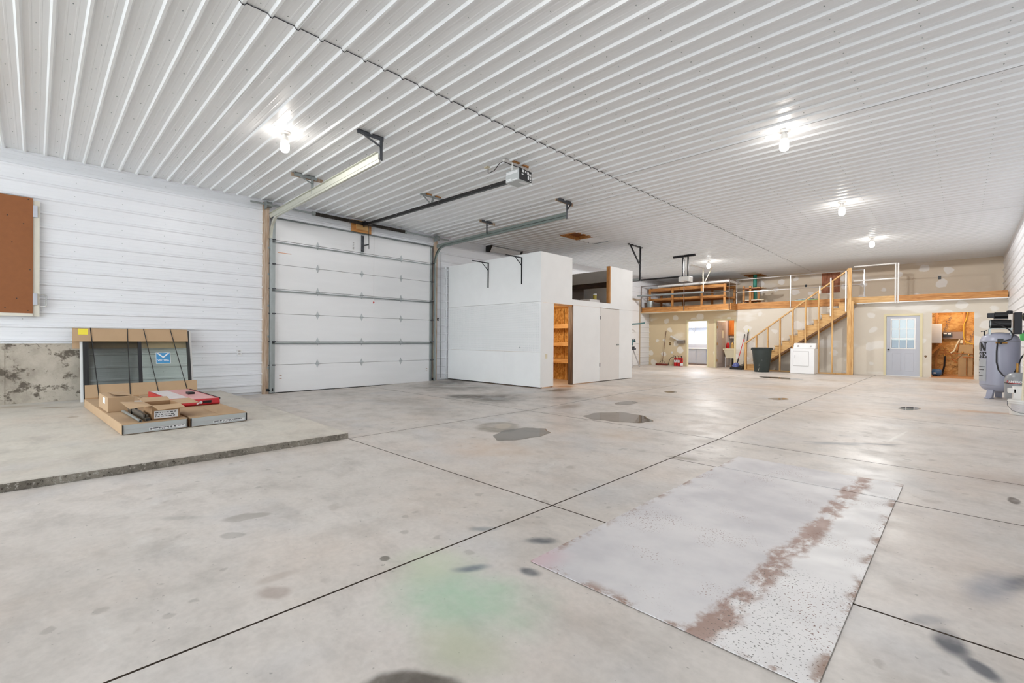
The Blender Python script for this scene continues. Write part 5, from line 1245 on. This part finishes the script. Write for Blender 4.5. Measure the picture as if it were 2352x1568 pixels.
def poly_on(m, quads, fn, nu=6, nv=4):
    for q in quads:
        (xa, za), (xb, zb_), (xc, zc_), (xd, zd) = q
        def at(u, v):
            x = (xa*(1-u)+xb*u)*(1-v)+(xd*(1-u)+xc*u)*v; z = (za*(1-u)+zb_*u)*(1-v)+(zd*(1-u)+zc_*u)*v; return fn(x, z)
        for i in range(nu):
            for k in range(nv): m.quad(at(i/nu, k/nv), at((i+1)/nu, k/nv), at((i+1)/nu, (k+1)/nv), at(i/nu, (k+1)/nv))
m = MB(); zN, hN = .965, .17
poly_on(m, [((.0, zN), (.03, zN), (.03, zN+hN), (.0, zN+hN)), ((.105, zN), (.13, zN), (.13, zN+hN), (.105, zN+hN)), ((.0, zN+hN), (.045, zN+hN), (.13, zN), (.085, zN)),
            ((-.02, zN), (.05, zN), (.05, zN+.015), (-.02, zN+.015)), ((.08, zN+hN-.015), (.155, zN+hN-.015), (.155, zN+hN), (.08, zN+hN)), ((-.02, zN+hN-.015), (.04, zN+hN-.015), (.04, zN+hN), (-.02, zN+hN))], A)
poly_on(m, [((-.085, zN+.01), (-.05, zN+.02), (-.05, zN+hN-.02), (-.085, zN+hN-.01)), ((-.13, zN), (-.07, zN), (-.07, zN+.018), (-.13, zN+.018)), ((-.13, zN+hN-.018), (-.07, zN+hN-.018), (-.07, zN+hN), (-.13, zN+hN))], A)
part('lettering', m, M_INK, tk, kind='stuff', label='large black letters on the tank, first line')
m = MB(); zE, hE = .82, .125
poly_on(m, [((.06, zE), (.09, zE), (.09, zE+hE), (.06, zE+hE)), ((.045, zE), (.145, zE), (.145, zE+.018), (.045, zE+.018)), ((.045, zE+hE-.018), (.14, zE+hE-.018), (.14, zE+hE), (.045, zE+hE)), ((.09, zE+.055), (.12, zE+.055), (.12, zE+.072), (.09, zE+.072)), ((.13, zE), (.145, zE), (.145, zE+.045), (.13, zE+.045)), ((.125, zE+hE-.04), (.14, zE+hE-.04), (.14, zE+hE), (.125, zE+hE))], A)
S0 = -.075
poly_on(m, [((S0+.015, zE), (S0+.085, zE), (S0+.085, zE+.02), (S0+.015, zE+.02)), ((S0+.015, zE+hE-.02), (S0+.085, zE+hE-.02), (S0+.085, zE+hE), (S0+.015, zE+hE)), ((S0+.0, zE+.085), (S0+.03, zE+.07), (S0+.03, zE+hE-.015), (S0+.0, zE+hE-.02)), ((S0+.07, zE+.015), (S0+.10, zE+.02), (S0+.10, zE+.045), (S0+.07, zE+.055)), ((S0+.0, zE+.085), (S0+.07, zE+.04), (S0+.10, zE+.045), (S0+.03, zE+.09)), ((S0+.0, zE), (S0+.015, zE), (S0+.015, zE+.045), (S0+.0, zE+.045)), ((S0+.085, zE+hE-.045), (S0+.10, zE+hE-.045), (S0+.10, zE+hE), (S0+.085, zE+hE))], A)
part('lettering', m, M_INK, tk, kind='stuff', label='large black letters on the tank, second line')
m = MB(); poly_on(m, [((-.1, .36), (.14, .36), (.14, .80), (-.1, .80))], A); dp = part('decal_panel', m, simple('decal_grey', '#a9acb0', .4), tk)
B_ = wrap(cx, cy, R_+.0045, 0, a0); m = MB(); random.seed(8)
for (zz, wd) in ((.77, .04), (.64, .2), (.58, .17), (.52, .05), (.455, .15)): poly_on(m, [((-.07, zz), (-.07+wd, zz), (-.07+wd, zz+.012), (-.07, zz+.012))], B_)
part('decal_text', m, M_INK, tk, kind='stuff')
part('mount_plate', MB().box(cx-.16, cx+.17, cy-.16, cy+.16, 1.40, 1.415).box(cx-.16, cx-.13, cy-.16, cy-.13, 1.26, 1.40).box(cx+.13, cx+.16, cy-.16, cy-.13, 1.26, 1.40).box(cx-.16, cx-.13, cy+.13, cy+.16, 1.26, 1.40), M_GALV, t)
part('motor', MB().cyl((cx-.135, cy-.05, 1.505), (cx+.15, cy-.05, 1.505), .085, 18).cyl((cx-.155, cy-.05, 1.505), (cx-.135, cy-.05, 1.505), .07, 18), M_BLACK, t, True)
part('motor_end', MB().cyl((cx-.145, cy-.05, 1.505), (cx-.125, cy-.05, 1.505), .088, 18), M_GALV, t, True)
part('pump', MB().box(cx-.09, cx+.11, cy-.1, cy+.06, 1.60, 1.625).cyl((cx-.08, cy-.02, 1.68), (cx+.11, cy-.02, 1.68), .06, 14), M_BLACK, t, True)
part('capacitor_box', MB().box(cx-.18, cx-.08, cy-.09, cy+.05, 1.63, 1.725), M_BLACKST, t, bevel=.008)
part('air_filter', MB().lathe([(.02, 0), (.045, .005), (.045, .06), (.02, .07)], (cx+.13, cy-.02, 1.70), 14), M_BLACKST, t, True)
part('belt_guard', bx(cx+.18, cx+.285, cy-.25, cy+.15, 1.30, 1.72), M_BLACKST, t, bevel=.006)
part('discharge_pipe', MB().tube([(cx-.09, cy-.16, 1.54), (cx-.02, cy-.2, 1.49), (cx+.08, cy-.24, 1.42), (cx+.14, cy-.27, 1.35), (cx+.165, cy-.28, 1.27), (cx+.14, cy-.29, 1.2), (cx+.05, cy-.305, 1.165)], .011, 8), M_BLACK, t, True)
part('pressure_switch', MB().box(cx-.045, cx+.035, cy-.36, cy-.29, 1.14, 1.21).cyl((cx, cy-.33, 1.10), (cx, cy-.33, 1.14), .015, 8), M_BLACK, t)
part('brass_fitting', MB().cyl((cx-.07, cy-.32, 1.13), (cx+.09, cy-.32, 1.13), .016, 8), M_BRASS, t, True)
part('shutoff_valve', MB().cyl((cx-.22, cy-.1, 1.27), (cx-.22, cy-.1, 1.36), .012, 8).bar((cx-.27, cy-.1, 1.35), (cx-.18, cy-.1, 1.375), .025, .014), M_BLACK, t)
part('power_hose', MB().tube([(cx-.045, cy-.33, 1.13), (cx-.055, cy-.335, .95), (cx-.055, cy-.345, .75), (cx-.03, cy-.37, .6), (cx+.03, cy-.4, .5), (cx+.10, cy-.42, .455), (cx+.16, cy-.40, .5), (cx+.23, cy-.33, .68), (cx+.28, cy-.25, .85), (cx+.33, cy-.2, .94)], .012, 8), M_BLACK, t, True)
# pressure tank
px, py = .765, 12.85
t = thing('pressure_tank', 'squat grey water pressure tank in front of the compressor', 'tank', (px, py, .006))
tb = part('tank_body', MB().lathe([(.06, .0), (.13, .02), (.172, .07), (.176, .10), (.176, .40), (.165, .455), (.13, .505), (.07, .535), (.02, .54)], (px, py, .05), 32), M_TANKG, t, True)
part('base_ring', MB().lathe([(.13, 0), (.13, .07)], (px, py, .008), 24), M_TANKG, t, True)
part('stripe', MB().lathe([(.1775, .335), (.1775, .35)], (px, py, .05), 32), M_BLACK, tb, True)
Q = wrap(px, py, .1765, 0, math.radians(212)); m = MB(); text_mb(m, 'AMTROL', .052, lambda u, q: Q(.035+u, .405+q), .0015); part('lettering', m, M_PAPER, tb)
m = MB(); m.add([Q(-.012, .403), Q(.004, .403), Q(.024, .447), Q(.014, .447)], [(0,1,2,3)]); m.add([Q(.012, .403), Q(.032, .403), Q(.024, .425)], [(0,1,2)]); m2 = MB(); poly_on(m, [((.04, .394), (.2, .394), (.2, .402), (.04, .402))], Q); part('logo_mark', m, M_RED, tb)
part('riser_pipe', MB().cyl((px-.01, py+.1, .58), (px-.01, py+.1, .75), .016, 10), M_BRASS, t, True)
solo('red_pipe', MB().cyl((.87, 13.0, .66), (.87, 13.0, 1.22), .019, 10), M_REDPX, 'pink-red vertical water pipe behind the pressure tank', 'pipe', smooth=True)
bpy.data.objects['red_pipe'].location.z -= 0
for i, (zz, lab) in enumerate(((1.20, 'upper black clamp on the pink water pipe'), (1.0, 'lower black clamp on the pink water pipe'))): solo('pipe_clamp', bx(.86, .975, 12.97, 13.03, zz, zz+.03), M_BLACK, lab, 'clamp', 'pipe clamps')
# pails and rod
def pail(x, y, z, r, h, label, tilt=0):
    t = thing('plastic_pail', label, 'pail', (x, y, z), 'white pails')
    part('pail_body', MB().lathe([(r*.9, 0), (r, h), (r*.97, h), (r*.88, .01)], (x, y, z+.001), 26), M_PIPEW, t, True)
    for k in range(2): part('rib_ring', MB().lathe([(r+.001, h-.035-.03*k), (r+.008, h-.03-.03*k), (r+.008, h-.02-.03*k), (r+.001, h-.018-.03*k)], (x, y, z), 26), M_PIPEW, t, True)
    return t
t = pail(.70, 11.0, .0, .15, .235, 'open white plastic pail with paper label near the right wall')
F2 = wrap(.70, 11.0, .148, 0, math.radians(238)); m = MB(); poly_on(m, [((-.06, .06), (.10, .06), (.105, .165), (-.06, .165))], F2); pl_ = part('paper_label', m, simple('label_grey', '#d6d2d2', .6), t)
m = MB(); 
for k in range(6): poly_on(m, [((-.05, .075+.014*k), (.03+.01*(k % 3), .075+.014*k), (.03+.01*(k % 3), .079+.014*k), (-.05, .079+.014*k))], wrap(.70, 11.0, .1487, 0, math.radians(238)))
part('label_print', m, M_PANELG, pl_, kind='stuff')
part('bail_wire', MB().tube([(.70-.158, 11.0, .20), (.70-.16, 10.93, .14), (.70-.11, 10.865, .07), (.70-.03, 10.84, .04), (.70+.05, 10.85, .035), (.70+.12, 10.89, .08), (.70+.158, 11.0, .2)], .0035, 5), M_STEELD, t, True)
solo('white_crate', MB().box(.66, .95, 12.0, 12.3, .0, .36).box(.60, .70, 12.0, 12.2, .25, .33), M_PIPEW, 'white plastic tub standing behind the pail', 'tub', bevel=.01)
solo('wooden_pole', MB().cyl((.70, 11.02, .012), (.735, 11.0, 1.45), .012, 10), M_PVCW, 'cream wooden pole standing in the white pail', 'pole', smooth=True)
t = thing('hose_reel', 'black oval reel with yellow label mounted on the right wall', 'reel', (.93, 14.6, 1.68))
part('reel_case', MB().add([(.905+v.z, 14.45+v.x, 1.72+v.y) for v in MB().lathe([(.03, 0), (.075, .01), (.085, .035), (.075, .06), (.03, .068)], (0,0,0), 20).v], MB().lathe([(.03, 0), (.075, .01), (.085, .035), (.075, .06), (.03, .068)], (0,0,0), 20).f), M_BLACK, t, True)
part('yellow_label', bx(.90, .906, 14.40, 14.47, 1.69, 1.75), M_YEL, t)
t = thing('cord_hook', 'coil of blue-grey cord hung on the right wall beside the compressor', 'cord', (.93, 14.5, 1.35))
part('coil', MB().tube([(.94, 14.6+.06*math.cos(a*.5), 1.38+.05*math.sin(a*.5)+.004*a*.1) for a in range(26)], .008, 6), M_STEELD, t, True)
solo('green_bucket', MB().lathe([(.05, 0), (.06, .14), (.055, .15)], (.915, 14.2, 1.22), 14), M_LIME, 'small bright green container hung on the right wall', 'container', smooth=True)

for nm_, d_ in (('air_compressor', (-.02, -.4, .043)), ('pressure_tank', (-.02, -.4, .046)), ('plastic_pail', (-.02, -.3, .054)), ('white_crate', (-.02, -.3, .055)), ('wooden_pole', (-.02, -.3, .054)), ('trash_can', (0, 0, .008)), ('clothes_dryer', (0, 0, .008)), ('mitre_saw', (0, 0, .014))):
    bpy.data.objects[nm_].location += Vector(d_)
# ================================================================== FLOOR: STEEL SHEETS AND PUDDLES
solo('steel_sheet', bx(-1.62, -.34, 1.82, 4.405, .0035, .0075), M_SHEET, 'large worn steel sheet with a rust streak lying on the floor', 'steel sheet')
solo('steel_sheet', bx(-1.61, -.335, 4.418, 4.95, .0035, .0075), M_SHEET, 'narrower worn steel sheet butted to the far end of the large one', 'steel sheet')
def puddle(pts, label, seed=0):
    P = [Vector((x, y)) for x, y in pts]; random.seed(seed)
    for _ in range(3):
        Q_ = []
        for i in range(len(P)):
            a, b = P[i], P[(i+1) % len(P)]; Q_ += [a*.75+b*.25, a*.25+b*.75]
        P = Q_
    c_ = sum(P, Vector((0, 0)))/len(P); n_ = len(P)
    P = [c_+(p-c_)*(1+.05*math.sin(i*.9+seed)+random.uniform(-.02, .02)) for i, p in enumerate(P)]
    z = zf(c_.y)
    m = MB(); vs = [(p.x, p.y, zf(p.y)+.0006) for p in P]+[(c_.x+(p.x-c_.x)*.97, c_.y+(p.y-c_.y)*.97, zf(p.y)+.0022) for p in P]
    m.add(vs, [(i, (i+1) % n_, n_+(i+1) % n_, n_+i) for i in range(n_)]+[tuple(range(n_, 2*n_))])
    solo('puddle', m, M_WATER, label, 'puddle', 'puddles on the floor')
puddle([(-3.91,3.71),(-4.21,4.06),(-4.22,4.47),(-3.98,4.72),(-3.69,4.53),(-3.64,4.24),(-3.73,3.81)], 'large oblong puddle nearest the apron corner, with a dark ring beside it', 1)
puddle([(-4.07,5.72),(-4.25,6.12),(-3.99,6.59),(-3.50,6.55),(-3.11,6.15),(-3.34,5.86),(-3.71,5.77)], 'long puddle on the floor mirroring the storage room', 2)
puddle([(-4.54,7.24),(-4.52,7.77),(-4.22,7.75),(-4.22,7.26)], 'small oval puddle just beyond the long mirroring one', 3)
puddle([(-6.63,6.15),(-6.68,6.50),(-6.35,6.45),(-6.30,6.13)], 'small bright puddle in the dirty patch near the garage door', 4)
puddle([(-4.79,15.84),(-3.98,16.27),(-3.11,15.69),(-3.85,15.28)], 'wide thin puddle in front of the dryer', 5)
puddle([(-4.69,9.54),(-4.64,9.84),(-4.39,9.75),(-4.45,9.45)], 'tiny puddle on the floor opposite the storage room door', 6)
puddle([(-2.76,9.93),(-2.59,10.31),(-2.36,10.28),(-2.47,9.80)], 'small flat puddle halfway to the stairs', 7)
puddle([(-.81,10.16),(-.64,10.63),(-.45,10.47),(-.60,9.92)], 'small puddle nearest the compressor', 8)
